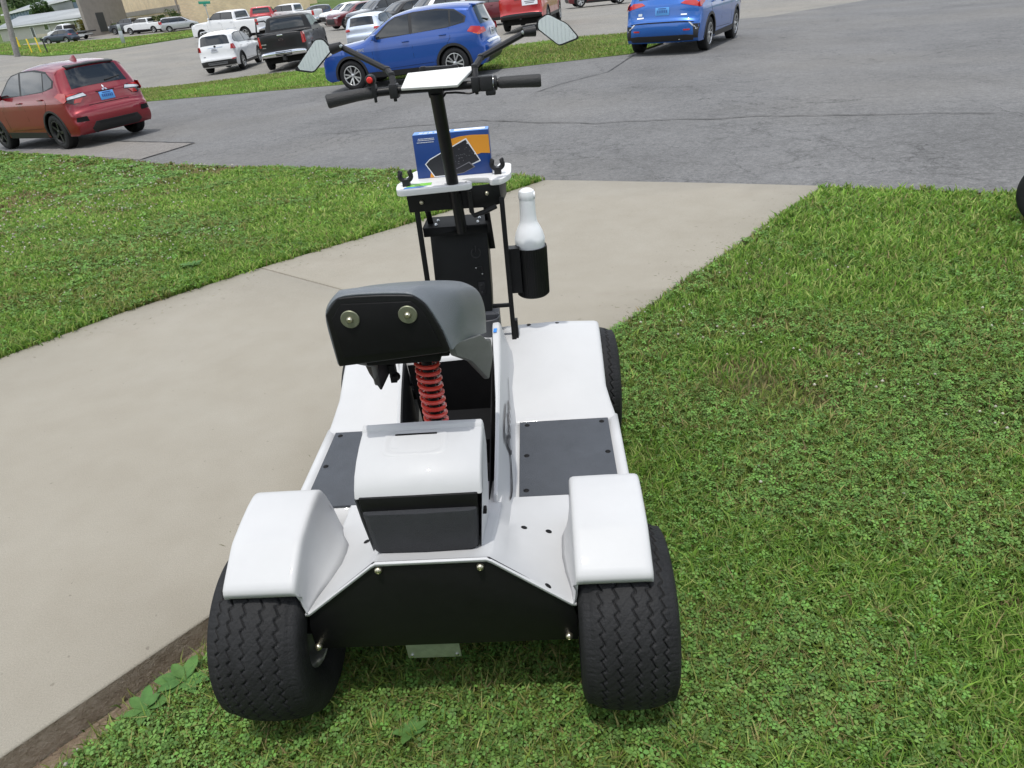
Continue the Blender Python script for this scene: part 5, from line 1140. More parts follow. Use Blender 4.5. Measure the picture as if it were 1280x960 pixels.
car('flatbed_truck', 'white flatbed truck with a dark bed behind the slate blue car', 'truck', 'flat', FLAT, -55.6, 113.6, -76, P_white, 1, rims=(6, 'one'), group='vehicles by the far buildings', extra=flat_extra)
VAN = vary(SUV, out=[(3.7, .25), (3.9, .4), (3.94, .7), (3.8, .92), (3.3, 1.08), (2.9, 1.2), (2.3, 1.55), (1.9, 1.72), (1.4, 1.77), (.3, 1.78), (-.5, 1.75), (-.8, 1.70), (-.9, 1.5), (-1.0, 1.1), (-1.04, .8), (-1.06, .5), (-1.0, .3), (-.9, .25)], wb=3.03, w=.99, belt=1.08, dlo=[(2.6, 1.14), (2.0, 1.56), (1.7, 1.66), (-.5, 1.66), (-.8, 1.5), (-.85, 1.14)], side_win=[[(2.4, 1.17), (1.95, 1.54), (1.65, 1.63), (1.45, 1.63), (1.45, 1.17)], [(1.35, 1.17), (1.35, 1.63), (.2, 1.63), (.2, 1.17)], [(.1, 1.17), (.1, 1.63), (-.48, 1.63), (-.75, 1.48), (-.8, 1.17)]], seams=[], handles=[(1.2, 1.0)], mirror=(2.3, 1.16), tail_side=[([(-.78, 1.0), (-.98, 1.0), (-.96, 1.3), (-.80, 1.3)], M_tail)], tail_rear=[([(.75, 1.0), (.95, 1.0), (.92, 1.35), (.76, 1.35)], M_tail)], rear=[('rear_window', [(-.7, 1.15), (.7, 1.15), (.62, 1.6), (-.62, 1.6)], M_glass)], front=[('windshield', [(-.75, 1.24), (.75, 1.24), (.65, 1.66), (-.65, 1.66)], M_glass)], head_side=[([(3.8, .75), (3.5, .8), (3.5, .95), (3.7, .93)], M_clear)], head_front=[])
car('minivan', 'silver minivan with dark windows parked right of the far white pickup', 'minivan', 'van', VAN, -41.9, 110.5, 74, P_silver, 1, group='vehicles by the far buildings')

# ------------------------------------------------------------------ buildings and street furniture across the lot
M_siding = mat('house_siding', (.42, .41, .37), .7, var=.06, vscale=2)
M_metalroof = mat('grey_metal_roof', (.33, .345, .35), .45, .2, var=.06, vscale=1.2)
M_whitetrim = mat('white_trim', (.72, .73, .73), .5)
M_bluewall = mat('blue_steel_siding', (.20, .27, .36), .5, .1, var=.05, vscale=1)
M_greydoor = mat('door_dark', (.045, .05, .055), .4)
M_darkstone = mat('brown_grey_wall', (.26, .235, .21), .8, var=.12, vscale=1.5)
M_tan = mat('tan_wall', (.37, .335, .28), .8, var=.08, vscale=1.2)
M_beige = mat('beige_wall', (.66, .54, .36), .8, var=.06, vscale=1.2)
M_pole = mat('weathered_wood_pole', (.23, .22, .21), .85, var=.25, vscale=6, bump=.4, bscale=20)
M_yellow = mat('yellow_paint', (.72, .50, .03), .5, var=.1, vscale=10)
M_signgreen = mat('sign_green', (.02, .25, .17), .4)
M_galv = mat('galvanised', (.40, .42, .44), .4, .7)
def brick_mat():
    g = G('tan_brick'); tcx = g.n('ShaderNodeTexCoord'); b = g.n('ShaderNodeTexBrick', Scale=1.0)
    b.inputs['Color1'].default_value = (.74, .57, .36, 1); b.inputs['Color2'].default_value = (.63, .48, .31, 1); b.inputs['Mortar'].default_value = (.60, .53, .42, 1)
    b.inputs['Brick Width'].default_value = .4; b.inputs['Row Height'].default_value = .2; b.inputs['Mortar Size'].default_value = .018
    m_ = g.n('ShaderNodeMapping'); g.l(tcx.outputs['UV'], m_.inputs['Vector']); g.l(m_.outputs[0], b.inputs['Vector'])
    g.l(g.mix(1.0, b.outputs['Color'], g.ramp(g.noise(g.pos(), .5, 5), [(.3, .88), (.7, 1.1)]), 'MULTIPLY'), g.b.inputs['Base Color']); g.b.inputs['Roughness'].default_value = .9; return g.m
M_brick = brick_mat()
def wallbox(name, p0, p1, z0, z1, depth, m, parent, side=1):
    # a wall from p0 to p1 (plan points), going back by depth
    a, b = Vector((*p0, 0)), Vector((*p1, 0)); u = (b-a).normalized(); n = Vector((u.y, -u.x, 0))
    if n.dot(-a) < 0: n = -n
    q = [a, b, b-n*depth, a-n*depth]; mb = MB(); mb.add([(p.x, p.y, z0) for p in q]+[(p.x, p.y, z1) for p in q], [(0, 1, 5, 4), (1, 2, 6, 5), (2, 3, 7, 6), (3, 0, 4, 7), (4, 5, 6, 7)])
    o = mb.build(name, m, parent); uv = o.data.uv_layers.new(name='uv')
    for l in o.data.loops:
        v = o.data.vertices[l.vertex_index].co; uv.data[l.index].uv = ((v-a).dot(u)+(v-a).dot(n), v.z)
    return o, a, u, n
def wpanel(name, a, u, n, s0, s1, z0, z1, m, parent, out=.05, t=.1):
    p, q = a+u*s0+n*out, a+u*s1+n*out; mb = MB(); mb.prism([(p.x, p.y, z0), (q.x, q.y, z0), (q.x, q.y, z1), (p.x, p.y, z1)], -n*t); return mb.build(name, m, parent)
def window(a, u, n, s0, s1, z0, z1, parent, nm='window', pane=M_glass):
    f = wpanel(nm, a, u, n, s0-.12, s1+.12, z0-.12, z1+.12, M_whitetrim, parent, .06, .12); wpanel('pane', a, u, n, s0, s1, z0, z1, pane, f, .075, .05); return f
# low grey house
hs = tag(empty('house', (0, 0, 0)), 'long low grey house with a metal roof and white framed windows, at top left', 'house')
_, a, u, n = wallbox('wall', (-104.14, 178), (-59.8, 127.2), -1.5, 2.9, 4.6, M_siding, hs)
mb = MB(); ev, rd = [], []
for s in (-1.0, 67.6):
    p = a+u*s+n*.6; q = a+u*s-n*5.0; r = a+u*s-n*10; ev.append((p, q, r))
(p0, q0, r0), (p1, q1, r1) = ev
mb.add([(p0.x, p0.y, 2.78), (p1.x, p1.y, 2.92), (q1.x, q1.y, 4.45), (q0.x, q0.y, 4.75)], [(0, 1, 2, 3)]); rf = mb.build('roof', M_metalroof, hs)
s_ = rf.modifiers.new('t', 'SOLIDIFY'); s_.thickness = .12
for k in range(0, 68, 2):
    mb = MB(); p, q = a+u*k+n*.6, a+u*k-n*5; f = k/67.6; mb.tube([(p.x, p.y, lerp(2.8, 2.94, f)), (q.x, q.y, lerp(4.77, 4.47, f))], .05, 4); mb.build('roof_rib', M_metalroof, rf)
wpanel('gutter', a, u, n, -1, 67.5, 2.66, 2.84, M_whitetrim, hs, .66, .1)
d = wpanel('door', a, u, n, 27.6, 30.4, .62, 2.55, M_whitetrim, hs, .06, .1); wpanel('door_leaf', a, u, n, 28.05, 29.95, .70, 2.42, M_greydoor, d, .08, .05)
for s0, s1, z0, z1 in ((9.2, 11.3, 1.3, 2.35), (38.6, 41.0, 1.75, 2.55), (50.6, 51.9, 1.95, 2.7), (58.0, 58.8, 2.0, 2.75)): window(a, u, n, s0, s1, z0, z1, hs)
wpanel('garage_door', a, u, n, 62.4, 67.2, .9, 2.62, M_whitetrim, hs, .06, .1)
mb = MB(); p = a+u*42.2+n*.2; mb.tube([(p.x, p.y, 2.7), (p.x, p.y, .7)], .07, 6); mb.build('downspout', M_whitetrim, hs)
wpanel('back_wall', a, u, n, -1, 67.4, 0, 4.4, M_siding, hs, -4.6, .2); wpanel('brick_base', a, u, n, 31, 44, -.5, 1.15, M_brick, hs, .08, .1)
# blue steel hall behind the house
bl = tag(empty('steel_hall'), 'blue steel hall with white eave and pale ribbed roof rising behind the low grey house', 'hall')
_, a, u, n = wallbox('wall', (-124, 217), (-84, 173), 0, 6.3, 20, M_bluewall, bl)
mb = MB(); p0, p1 = a+u*-1+n*.5, a+u*60+n*.5; q0, q1 = a+u*-1-n*10, a+u*60-n*10
mb.add([(p0.x, p0.y, 6.2), (p1.x, p1.y, 7.0), (q1.x, q1.y, 9.6), (q0.x, q0.y, 8.8)], [(0, 1, 2, 3)]); rf = mb.build('roof', M_metalroof, bl); s_ = rf.modifiers.new('t', 'SOLIDIFY'); s_.thickness = .2
mb = MB(); mb.prism([(p0.x, p0.y, 5.95), (p1.x, p1.y, 6.75), (p1.x, p1.y, 7.1), (p0.x, p0.y, 6.3)], n*.12); mb.build('eave_trim', M_whitetrim, bl)
for k in range(4, 60, 3): wpanel('wall_rib', a, u, n, k, k+.25, 0, 6.1, M_bluewall, bl, .12, .12)
wpanel('white_wall_panel', a, u, n, 36, 59.5, 3.0, 6.6, M_metalroof, bl, .2, .1)
# tan brick building with the dark band
bk = tag(empty('brick_building'), 'long tan brick building with a brown band, behind the silver minivan', 'building')
_, a, u, n = wallbox('wall', (-74.4, 168), (-43.3, 120.0), -1.5, 10.5, 20, M_brick, bk)
wpanel('brown_band', a, u, n, 0, 57.2, 2.56, 3.3, M_darkstone, bk, .10, .16); wpanel('ledge', a, u, n, 0, 57.2, 2.18, 2.3, M_darkstone, bk, .06, .1)
mb = MB(); p = a+u*56.8+n*.2; mb.tube([(p.x, p.y, .6), (p.x, p.y, 9)], .12, 6); mb.build('downspout', M_darkstone, bk)
lw, a2, u2, n2 = wallbox('side_wall', (-56.4, 118.0), (-53.6, 125.6), -1.5, 9.6, .5, M_darkstone, bk)
wpanel('tall_window', a2, u2, n2, 2.2, 3.6, .8, 3.3, M_greydoor, bk, .08, .1)
mb = MB(); p = a2+u2*4.6+n2*.3; mb.tube([(p.x, p.y, .3), (p.x, p.y, 2.2)], .12, 6); mb.build('drain_pipe', M_darkstone, bk)
# tan hall further right
tn = tag(empty('tan_hall'), 'grey tan hall with dark downspouts and a glass door, behind the white crew cab pickup', 'hall')
wb_, a, u, n = wallbox('wall', (-48.5, 132.8), (-27.5, 142.2), -.5, 8.5, 15, M_tan, tn)
for s in (7.2, 8.6, 9.9): 
    mb = MB(); p = a+u*s+n*.15; mb.tube([(p.x, p.y, .8), (p.x, p.y, 8.4)], .12, 6); mb.build('downspout', M_greydoor, tn)
wpanel('beige_wall', a, u, n, 13.2, 23, .3, 8.2, M_beige, tn, .1, .2)
dr = wpanel('glass_door', a, u, n, 10.4, 12.2, 1.4, 6, M_whitetrim, tn, .12, .15)
for k in range(3): wpanel('pane', a, u, n, 10.55+.55*k, 10.95+.55*k, 1.6, 5.8, M_glass, dr, .15, .1)
wpanel('entrance_column', a, u, n, 17.0, 18.3, 1.0, 8.4, M_greydoor, tn, .6, .5)
# utility pole, sign, bollards, marker post
mb = MB(); mb.tube([(-38.04, 66, -.7), (-37.42, 66, 3.8), (-36.8, 66, 8.5)], [.24, .21, .17], 12); pol = mb.build('utility_pole', M_pole); tag(pol, 'weathered grey wooden utility pole leaning left at the left edge', 'pole')
sg = tag(empty('street_sign', (-26.25, 80, 0)), 'green street name sign on a thin steel post, before the tan hall', 'street sign')
mb = MB(); mb.tube([(0, 0, -.1), (-.1, 0, 2.6)], .045, 8); mb.build('sign_post', M_galv, sg)
mb = MB(); mb.box((-.1, 0, 2.72), (1.15, .02, .24), (0, radians(3), 0)); pb = mb.build('sign_blade', M_signgreen, sg, bevel=.01)
mb = MB(); mb.box((-.1, 0, 2.50), (.02, .9, .2)); mb.build('sign_blade', M_signgreen, sg, bevel=.01)
for x, y, h, r, lab, m_ in ((-57.6, 101.5, 1.25, .12, 'short orange yellow bollard left of the slate blue car', M_yellow), (-38.6, 69.5, 1.2, .055, 'thin yellow marker stake nearest the utility pole', M_yellow), (-36.8, 67.6, 1.25, .055, 'thin yellow marker stake beside the black drooping post', M_yellow)):
    mb = MB(); mb.lathe([(0, 0), (r, 0), (r, h-.05), (r*.6, h), (0, h)], 10, 'z'); mb.M = Matrix.Identity(4); o = mb.build('bollard', m_); o.location = (x, y, gz(x, y)-.02); o.rotation_euler = (0, -.06, 0); tag(o, lab, 'bollard', 'yellow posts by the utility pole')
mb = MB(); mb.tube([(0, 0, 0), (-.06, 0, .8), (-.1, 0, 1.0)], [.05, .06, .05], 8); mb.box((-.13, 0, 1.05), (.22, .14, .18), (0, .3, 0)); o = mb.build('marker_post', M_trim); o.location = (-35.4, 66, gz(-35.4, 66)-.02); tag(o, 'short black post with a square head beside the yellow marker stakes', 'post')
mb = MB(); mb.box((0, 0, .55), (.30, .16, 1.1)); mb.box((.0, 0, 1.35), (.26, .14, .5)); o = mb.build('marker_post', M_galv, bevel=.02); o.location = (-31.8, 72.2, gz(-31.8, 72.2)-.02); tag(o, 'pale grey utility marker post on the far grass strip', 'post')
# steel building behind the photographer; its ribbed wall shows in the mirrors
M_ribwall = mat('white_ribbed_steel', (.90, .915, .92), .45, .1, var=.03, vscale=2)
wl = tag(empty('steel_shed', (0, -7.2, 0)), 'white ribbed steel wall that shows reflected in the two scooter mirrors', 'building')
mb = MB(); pts = []
x = -14.0
while x < 14: pts += [(x, 0), (x+.30, 0), (x+.315, -.07), (x+.345, -.07), (x+.36, 0)]; x += .36
mb.loft([[(px, py, z) for px, py in pts] for z in (-.3, 4.6)]); mb.build('ribbed_wall', M_ribwall, wl, angle=20)
mb = MB(); mb.box((0, -4, 2.1), (28, 7.9, 4.8)); mb.box((0, .1, 4.66), (28.4, .3, .2)); mb.build('shed_body', M_ribwall, wl)

# ------------------------------------------------------------------ trees and bushes
def mesh_np(name, V, T, col, m):
    me = bpy.data.meshes.new(name); me.vertices.add(len(V)); me.vertices.foreach_set('co', np.ascontiguousarray(V, dtype=np.float32).ravel())
    me.loops.add(T.size); me.loops.foreach_set('vertex_index', np.ascontiguousarray(T, dtype=np.int32).ravel())
    k = T.shape[1]; me.polygons.add(len(T)); me.polygons.foreach_set('loop_start', np.arange(len(T), dtype=np.int32)*k); me.update(calc_edges=True)
    at = me.color_attributes.new('tint', 'FLOAT_COLOR', 'POINT'); at.data.foreach_set('color', np.concatenate([col, np.ones((len(col), 1))], 1).astype(np.float32).ravel())
    me.materials.append(m); return me
def leaf_cloud(P, size, base, var=.35):
    n = len(P); a = rng.normal(size=(n, 3)); a /= np.linalg.norm(a, axis=1)[:, None]; b = np.cross(a, rng.normal(size=(n, 3))); b /= np.linalg.norm(b, axis=1)[:, None]
    s = (size*rng.uniform(.6, 1.3, n))[:, None]; V = np.stack([P-a*s, P+b*s*.5, P+a*s, P-b*s*.5], 1).reshape(-1, 3)
    T = np.arange(4*n).reshape(-1, 4); c = np.array(base)*rng.uniform(1-var, 1+var, (n, 1))*rng.uniform(.9, 1.1, (n, 3)); return V, T, np.repeat(c, 4, 0)
def clumps(c, r, k, per, flat=.8):
    P = []
    for _ in range(k):
        d = rng.normal(size=3); d /= np.linalg.norm(d); q = np.array(c)+d*np.array([r, r, r*flat])*rng.uniform(.35, 1.0); rr = r*rng.uniform(.22, .42)
        v = rng.normal(size=(per, 3)); v /= np.linalg.norm(v, axis=1)[:, None]; P.append(q+v*rr*rng.uniform(.55, 1.0, (per, 1)))
    return np.concatenate(P)
def tree(name, x, y, h, r, base, label, group, k=26, per=90, leaf=.22, cat='tree'):
    z = gz(x, y); t = tag(empty(name, (x, y, z)), label, cat, group)
    P = clumps((0, 0, h*.62), r, k, per, h*.42/r); V, T, c = leaf_cloud(P, leaf, base); link('crown', mesh_np('crown', V, T, c, M_blade), t)
    mb = MB(); mb.tube([(0, 0, -.3), (.05, 0, h*.3), (.1, .05, h*.7)], [h*.03, h*.022, h*.008], 8)
    for i in range(5): an = i*1.3; mb.tube([(.04, 0, h*(.25+.06*i)), (r*.5*cos(an), r*.5*sin(an), h*(.5+.06*i))], [h*.011, h*.004], 5)
    mb.build('trunk', M_pole, t, weld=False); return t
tree('tree', -93, 178, 6.4, 2.6, (.06, .11, .03), 'small bushy tree in front of the blue steel hall', None, 22, 110, .25)
def bush(x, y, h, r, base, label): 
    z = gz(x, y); P = clumps((0, 0, h*.5), r, 14, 90, h*.5/r); V, T, c = leaf_cloud(P, .11, base); o = link('bush', mesh_np('bush', V, T, c, M_blade), None, (x, y, z)); tag(o, label, 'bush', 'bushes along the buildings')
bush(-61.5, 127.2, 2.4, 1.3, (.16, .14, .03), 'yellow green bush at the right end of the low grey house')
bush(-52.6, 119.8, 1.5, 1.3, (.08, .12, .025), 'green bush left of the grey pickup, by the brown grey wall')
bush(-44.6, 114.6, 2.5, 1.2, (.07, .11, .025), 'round green bush above the bed of the far white pickup')
bush(-41.6, 112.2, 2.4, 1.5, (.05, .085, .02), 'dark green bush above the roof of the silver minivan')
# wooded hillside, far off at top left
P = []
for _ in range(420):
    x = rng.uniform(-330, -60); y = rng.uniform(255, 420); zt = gz(x, y)+max(0, (y-240)*.085)+rng.uniform(5, 11); q = np.array([x, y, zt]); v = rng.normal(size=(60, 3)); v /= np.linalg.norm(v, axis=1)[:, None]; P.append(q+v*rng.uniform(2.5, 5)*np.array([1, 1, 1.2]))
    P.append(np.stack([x+rng.normal(size=14)*2.5, y+rng.normal(size=14)*2.5, rng.uniform(zt-16, zt, 14)], 1))
V, T, c = leaf_cloud(np.concatenate(P), 1.2, (.05, .085, .028), .45); wd = link('far_wood', mesh_np('far_wood', V, T, c, M_blade)); tag(wd, 'wooded green hillside far off above the low house', 'wood', None, 'stuff')

# ------------------------------------------------------------------ grass, clover and weeds
def np_ss(a, b, v): t = np.clip((v-a)/(b-a), 0, 1); return t*t*(3-2*t)
def np_gz(x, y): u = np.clip(3.5-x, 0, 16); return -.045*u*np_ss(4.5, 12, y)*(1-np_ss(33, 64, y))
def np_right(x, y):
    ax, ay, bx, by = -1.44, 1.22, 2.71, 5.8; t = ((x-ax)*(bx-ax)+(y-ay)*(by-ay))/((bx-ax)**2+(by-ay)**2); d = np.hypot(x-(ax+t*(bx-ax)), y-(ay+t*(by-ay)))
    dip = (1-np_ss(1.4, 3.3, y))*(.055*np.exp(-(d/.17)**2)+.022*np.exp(-(d/.5)**2)); return np_gz(x, y)-.022-dip+.008*np.sin(x*3.1+1)*np.sin(y*2.7), d
def np_left(x, y): return np_gz(x, y)-.012+.006*np.sin(x*2.3)*np.sin(y*1.9)
def inside(poly, x, y):
    r = np.zeros(len(x), bool); n = len(poly)
    for i in range(n):
        x0, y0 = poly[i]; x1, y1 = poly[(i+1) % n]
        c = ((y0 > y) != (y1 > y)) & (x < (x1-x0)*(y-y0)/(y1-y0+1e-12)+x0); r ^= c
    return r
_K = [(rng.normal(size=2)*f, rng.uniform(0, 6.28), a) for f, a in ((.5, 1), (.9, .9), (1.7, .8), (2.6, .6), (4.5, .5), (8, .4)) for _ in range(3)]
def field(x, y, seed=0):
    v = 0
    for k, p, a in _K: v = v+a*np.sin(k[0]*x+k[1]*y+p+seed*1.7)
    return v/5.0
def in_view(x, y, m=.12):
    # keep only what a camera at, or a step beside, the photo's place can see
    d = .873*y+.80; xx = np.abs(x); return (y > .35) & (xx < (d*.78+1.1))
def sample(poly, n, dens):
    xs_ = [p[0] for p in poly]; ys_ = [p[1] for p in poly]; out = []
    got = 0
    while got < n:
        x = rng.uniform(max(-22, min(xs_)), min(6.5, max(xs_)), 400000); y = rng.uniform(max(.3, min(ys_)), min(19, max(ys_)), 400000)
        k = in_view(x, y); x, y = x[k], y[k]; k = rng.uniform(size=len(x)) < dens(x, y); x, y = x[k], y[k]; k = inside(poly, x, y); out.append(np.stack([x[k], y[k]], 1)); got += k.sum()
    return np.concatenate(out)[:n]
GREENS = np.array([[.166, .278, .046], [.206, .332, .057], [.262, .358, .088], [.108, .202, .042], [.355, .38, .135]])
def blades(P, z, dist, h0, lush, dry):
    n = len(P); h = h0*rng.uniform(.55, 1.35, n)*(1+.25*lush); w = np.maximum(.0026, .00095*dist)*rng.uniform(.7, 1.4, n)
    az = rng.uniform(0, 2*pi, n); ld = rng.uniform(0, 2*pi, n); le = rng.uniform(.25, 1.15, n)
    wx, wy = np.cos(az)*w, np.sin(az)*w; lx, ly = np.cos(ld)*le*h, np.sin(ld)*le*h; x, y = P[:, 0], P[:, 1]; hz = h*np.sqrt(np.clip(1-.55*le**2*.6, .2, 1))
    V = np.stack([np.stack([x-wx, y-wy, z-.004], 1), np.stack([x+wx, y+wy, z-.004], 1), np.stack([x-wx*.8+lx*.35, y-wy*.8+ly*.35, z+hz*.62], 1), np.stack([x+wx*.8+lx*.35, y+wy*.8+ly*.35, z+hz*.62], 1), np.stack([x+lx, y+ly, z+hz*.92], 1)], 1).reshape(-1, 3)
    T = (np.arange(n)*5)[:, None, None]+np.array([[0, 1, 2], [1, 3, 2], [2, 3, 4]])[None]
    fl = field(x, y, 3)[:, None]; c = GREENS[rng.integers(0, 5, n)]*(1+.28*fl)*rng.uniform(.66, 1.24, (n, 1))*np.where(fl < 0, np.array([[1.12, .97, 1.1]]), np.array([[.94, 1.02, .9]]))
    st = rng.uniform(size=n) < np.clip(dry, .02, .6); c[st] = np.array([.30, .24, .115])*rng.uniform(.6, 1.15, (st.sum(), 1))
    return V, T.reshape(-1, 3), np.repeat(c, 5, 0)
def clover(P, z, dist, s0):
    n = len(P); s = s0*rng.uniform(.65, 1.3, n)*np.maximum(1, dist/3.2); up = z+rng.uniform(.014, .050, n)
    a0 = rng.uniform(0, 2*pi, n); tilt = rng.normal(0, .28, (n, 2)); VS = []
    for k in range(3):
        a = a0+k*2*pi/3
        for r_, da in ((.10, 0), (.66, .62), (1.10, .34), (1.10, -.34), (.66, -.62)):
            dx, dy = np.cos(a+da)*r_*s, np.sin(a+da)*r_*s; VS.append(np.stack([P[:, 0]+dx, P[:, 1]+dy, up+dx*tilt[:, 0]+dy*tilt[:, 1]+(.20*s*(abs(da) > .5))], 1))
    V = np.stack(VS, 1).reshape(-1, 3); T = (np.arange(n)*15)[:, None, None]+np.array([[0, 1, 2, 3, 4], [5, 6, 7, 8, 9], [10, 11, 12, 13, 14]])[None]
    c = np.array([.158, .295, .068])*rng.uniform(.6, 1.5, (n, 1))*rng.uniform(.9, 1.1, (n, 3)); return V, T.reshape(-1, 5), np.repeat(c, 15, 0)
def flowers(P, z, dist):
    n = len(P); r = .0075*rng.uniform(.7, 1.2, n)*np.maximum(1, dist/5.5); b = np.array([[1, 0, 0], [.31, .95, 0], [-.81, .59, 0], [-.81, -.59, 0], [.31, -.95, 0], [0, 0, 1], [0, 0, -.7]])
    c3 = np.stack([P[:, 0], P[:, 1], z+rng.uniform(.035, .06, n)], 1); V = (c3[:, None]+b[None]*r[:, None, None]).reshape(-1, 3)
    T = (np.arange(n)*7)[:, None, None]+np.array([[i, (i+1) % 5, 5] for i in range(5)]+[[(i+1) % 5, i, 6] for i in range(5)])[None]
    return V, T.reshape(-1, 3), np.repeat(np.array([[.62, .60, .50]])*rng.uniform(.7, 1.1, (n, 1)), 7, 0)
cdist = lambda P: np.sqrt(P[:, 0]**2+P[:, 1]**2+2.4)
def edge(P):  # the crumbled soil strip along the exposed slab edge carries hardly any grass
    _, d = np_right(P[:, 0], P[:, 1]); return np.where((P[:, 1] < 3.2) & (P[:, 1] < 1.1*P[:, 0]+2.9), np.clip((d-.075)/.06, 0, 1)+.01, 1.01)
def tufts(poly, hf, n, per, h0):
    C_ = sample(poly, n, lambda x, y: np.clip(4.6/(x*x+y*y+2.4), 0, 1)*np.clip(.4+1.2*field(x, y, 4), .05, 1)); C_ = C_[edge(C_) > .9]
    n = len(C_); P = np.repeat(C_, per, 0); o = rng.normal(size=P.shape)*(.016+.012*rng.uniform(size=(n, 1)).repeat(per, 0)); P = P+o; z = hf(P[:, 0], P[:, 1]); z = z[0] if isinstance(z, tuple) else z
    V, T, c = blades(P, z, cdist(P), h0, np.zeros(len(P)), np.full(len(P), .04)); tint = rng.uniform(.75, 1.25, (n, 1))*np.array([1.0, 1.0, .95]); c = c*np.repeat(tint, per*5, 0)
    return V, T, c
def lawn(poly, hf, nb, nc, nf, tagname, h0, nt_=2200):
    dn = lambda x, y: np.clip(4.6/(x*x+y*y+2.4), 0, 1)
    P = sample(poly, nb, dn); z = hf(P[:, 0], P[:, 1]); z = z[0] if isinstance(z, tuple) else z; f = field(P[:, 0], P[:, 1]); fd = field(P[:, 0]*1.6+7, P[:, 1]*1.6, 5)
    bare = np.clip((fd-.27)*2.4, 0, 1); keep = (rng.uniform(size=len(P)) > bare*.75) & (edge(P) > rng.uniform(.0, 1, len(P))); P, z, f, bare = P[keep], z[keep], f[keep], bare[keep]
    V, T, c = blades(P, z, cdist(P), h0, f, .035+.5*bare+.07*np.clip(-f, 0, 1)); V2, T2, c2 = tufts(poly, hf, nt_, 20, h0*1.4); V, T, c = np.concatenate([V, V2]), np.concatenate([T, T2+len(V)]), np.concatenate([c, c2]); g = link('grass', mesh_np('grass', V, T, c, M_blade)); tag(g, 'short mown grass of the %s lawn with drier patches' % tagname, 'grass', None, 'stuff')
    P = sample(poly, nc, lambda x, y: dn(x, y)*np.clip(.45+1.5*field(x, y, 1), .03, 1)*np.clip(1.2-2.6*np.clip(field(x*1.6+7, y*1.6, 5)-.2, 0, 1), .05, 1)); P = P[edge(P) > .9]; z = hf(P[:, 0], P[:, 1]); z = z[0] if isinstance(z, tuple) else z
    V, T, c = clover(P, z, cdist(P), .0094); g = link('clover', mesh_np('clover', V, T, c, M_blade)); tag(g, 'low clover leaves growing among the grass of the %s lawn' % tagname, 'clover', None, 'stuff')
    P = sample(poly, nf, lambda x, y: np.clip(.3+1.3*field(x, y, 2), 0, 1)*np.clip(9/(x*x+y*y+2.4), 0, 1)); z = hf(P[:, 0], P[:, 1]); z = z[0] if isinstance(z, tuple) else z
    V, T, c = flowers(P, z, cdist(P)); g = link('clover_flowers', mesh_np('clover_flowers', V, T, c, M_blade)); tag(g, 'white clover flower heads dotted over the %s lawn' % tagname, 'flowers', None, 'stuff')
lawn(RL, np_right, 225000, 60000, 130, 'right hand', .046)
lawn(LL, np_left, 190000, 12000, 520, 'left hand', .046)
# ragged fringe of tall blades along the verge and far strip
def fringe(poly, n, h, w, label):
    xs_ = [p[0] for p in poly]; ys_ = [p[1] for p in poly]; x = rng.uniform(min(xs_), max(xs_), n*4); y = rng.uniform(min(ys_), max(ys_), n*4); k = inside(poly, x, y); P = np.stack([x[k], y[k]], 1)[:n]
    z = np.array([gz(a, b) for a, b in P])+(.0 if n > 40000 else .03); V, T, c = blades(P, z, np.full(len(P), w/.00105), h, np.zeros(len(P)), np.full(len(P), .05)); g = link('grass', mesh_np('grass', V, T, c*1.05, M_blade)); tag(g, label, 'grass', None, 'stuff')
fringe(VERGE_NEAR+VERGE_FAR, 60000, .065, .012, 'mown grass of the verge between the road and the lot')
fringe(FARG, 26000, .12, .05, 'grass of the far strip in front of the buildings')
# broad-leaved weeds
def weed(x, y, label, nl=9, L0=.075, seed=0):
    r_ = random.Random(seed); z = float(np_right(np.array([x]), np.array([y]))[0][0]) if x > -1.6 and y < 6 and x > (y-5.8)/1.1+2.6 else float(np_left(np.array([x]), np.array([y]))[0])
    w = tag(empty('broadleaf_weed', (x, y, z+.03)), label, 'weed', 'broad leaved weeds in the lawn')
    for i in range(nl):
        a = i*2.4+r_.uniform(-.3, .3); L = L0*r_.uniform(.6, 1.15); W_ = L*r_.uniform(.19, .27); mb = MB(); rows = []; rise = r_.uniform(.25, .8)
        for k in range(8):
            t = k/7; wd_ = W_*sin(pi*min(1, .06+t*.94))**.8*(1 if t < .97 else .3)*(.35+.65*min(1, t*3)); rad = L*t; zz = .012+L*rise*t*(1-.55*t)
            rows.append([(rad, s*wd_, zz+.25*abs(s)*wd_+(.002*sin(9*t) if abs(s) == 1 else 0)) for s in (-1, -.5, 0, .5, 1)])
        mb.M = Matrix.Rotation(a, 4, 'Z'); mb.loft(rows); mb.build('leaf', M_weed if i % 3 else M_weed2, w, angle=80)
M_weed = mat('weed_leaf', (.07, .15, .036), .65, spec=.2, var=.2, vscale=30, bump=.3, bscale=60); M_weed2 = mat('weed_leaf_dark', (.06, .14, .035), .65, spec=.2, var=.2, vscale=30, bump=.3, bscale=60)
weed(-1.02, 1.415, 'pale green broad leaved weed beside the bare concrete edge, left of the rear tyre', 13, .078, 1)
weed(-1.10, 1.33, 'darker low weed just below the pale one at the concrete edge', 9, .065, 2)
weed(-.34, 1.16, 'flat leaved weed in the shadow behind the left rear tyre', 9, .045, 3)
weed(1.85, 1.75, 'bright weed tuft near the right edge of the photo', 7, .075, 5)
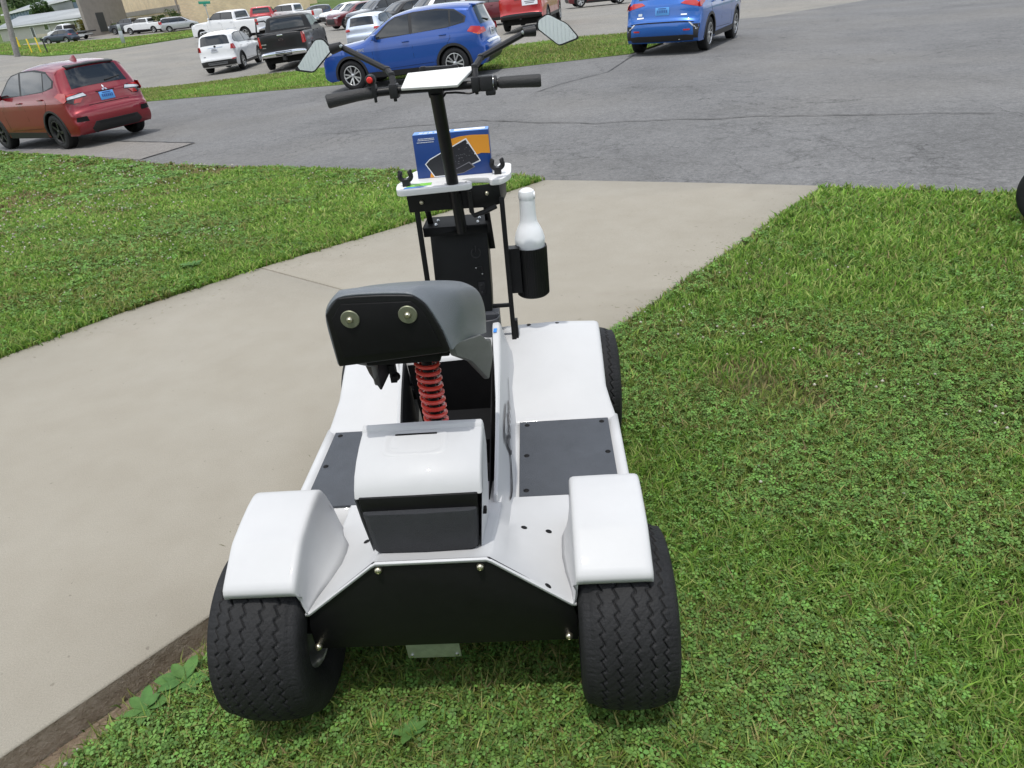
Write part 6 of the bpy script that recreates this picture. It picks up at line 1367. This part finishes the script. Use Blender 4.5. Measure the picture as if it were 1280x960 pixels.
weed(-2.3, 5.2, 'leafy weed by the left edge of the driveway', 9, .09, 7)
# crumbled dirt along the exposed slab edge
mb = MB()
for _ in range(240):
    t = random.uniform(-.25, .62); d = abs(random.gauss(0, .045))+.012; bx_, by_ = lerp(-1.44, -.54, t), lerp(1.22, 2.2, t); x, y = bx_+.74*d, by_-.67*d; s = random.uniform(.002, .007)
    z = float(np_right(np.array([x]), np.array([y]))[0][0]); mb.box((x, y, z+s*.3), (s*2, s*1.4, s), (random.uniform(-.5, .5), random.uniform(-.5, .5), random.uniform(0, 3)))
cr = mb.build('dirt_crumbs', M_brown); tag(cr, 'brown dirt crumbs along the exposed driveway edge', 'dirt', None, 'stuff')

# loose grass clippings blown onto the concrete near its edges
n = 420; t = rng.uniform(0, 1, n); side = rng.uniform(size=n) < .5; d = np.abs(rng.normal(0, .16, n))+.01
px = np.where(side, -2.98+t*3.4-d*-.62, -.9+t*3.5-d*.74); py = np.where(side, 3.85+t*3.1-d*.78, 1.8+t*3.9+d*.67); P = np.stack([px, py], 1)
k = inside([(-3.2, 3.6), (-1.77, 5.07), (.51, 7.0), (2.69, 5.8), (.54, 3.44), (-1.44, 1.24), (-4.3, -1.9)], px, py); P = P[k]; m_ = len(P); a = rng.uniform(0, 2*pi, m_); L_ = rng.uniform(.006, .018, m_); zz = np_gz(P[:, 0], P[:, 1])+.0022
V = np.stack([np.stack([P[:, 0]+np.cos(a)*L_, P[:, 1]+np.sin(a)*L_, zz], 1), np.stack([P[:, 0]-np.sin(a)*.0016, P[:, 1]+np.cos(a)*.0016, zz+.0014], 1), np.stack([P[:, 0]-np.cos(a)*L_, P[:, 1]-np.sin(a)*L_, zz], 1)], 1).reshape(-1, 3)
c = np.repeat(np.array([[.16, .15, .06]])*rng.uniform(.4, 1.4, (m_, 1)), 3, 0); g = link('grass_clippings', mesh_np('grass_clippings', V, np.arange(3*m_).reshape(-1, 3), c, M_blade)); tag(g, 'loose dry grass clippings scattered on the concrete near its edges', 'clippings', None, 'stuff')
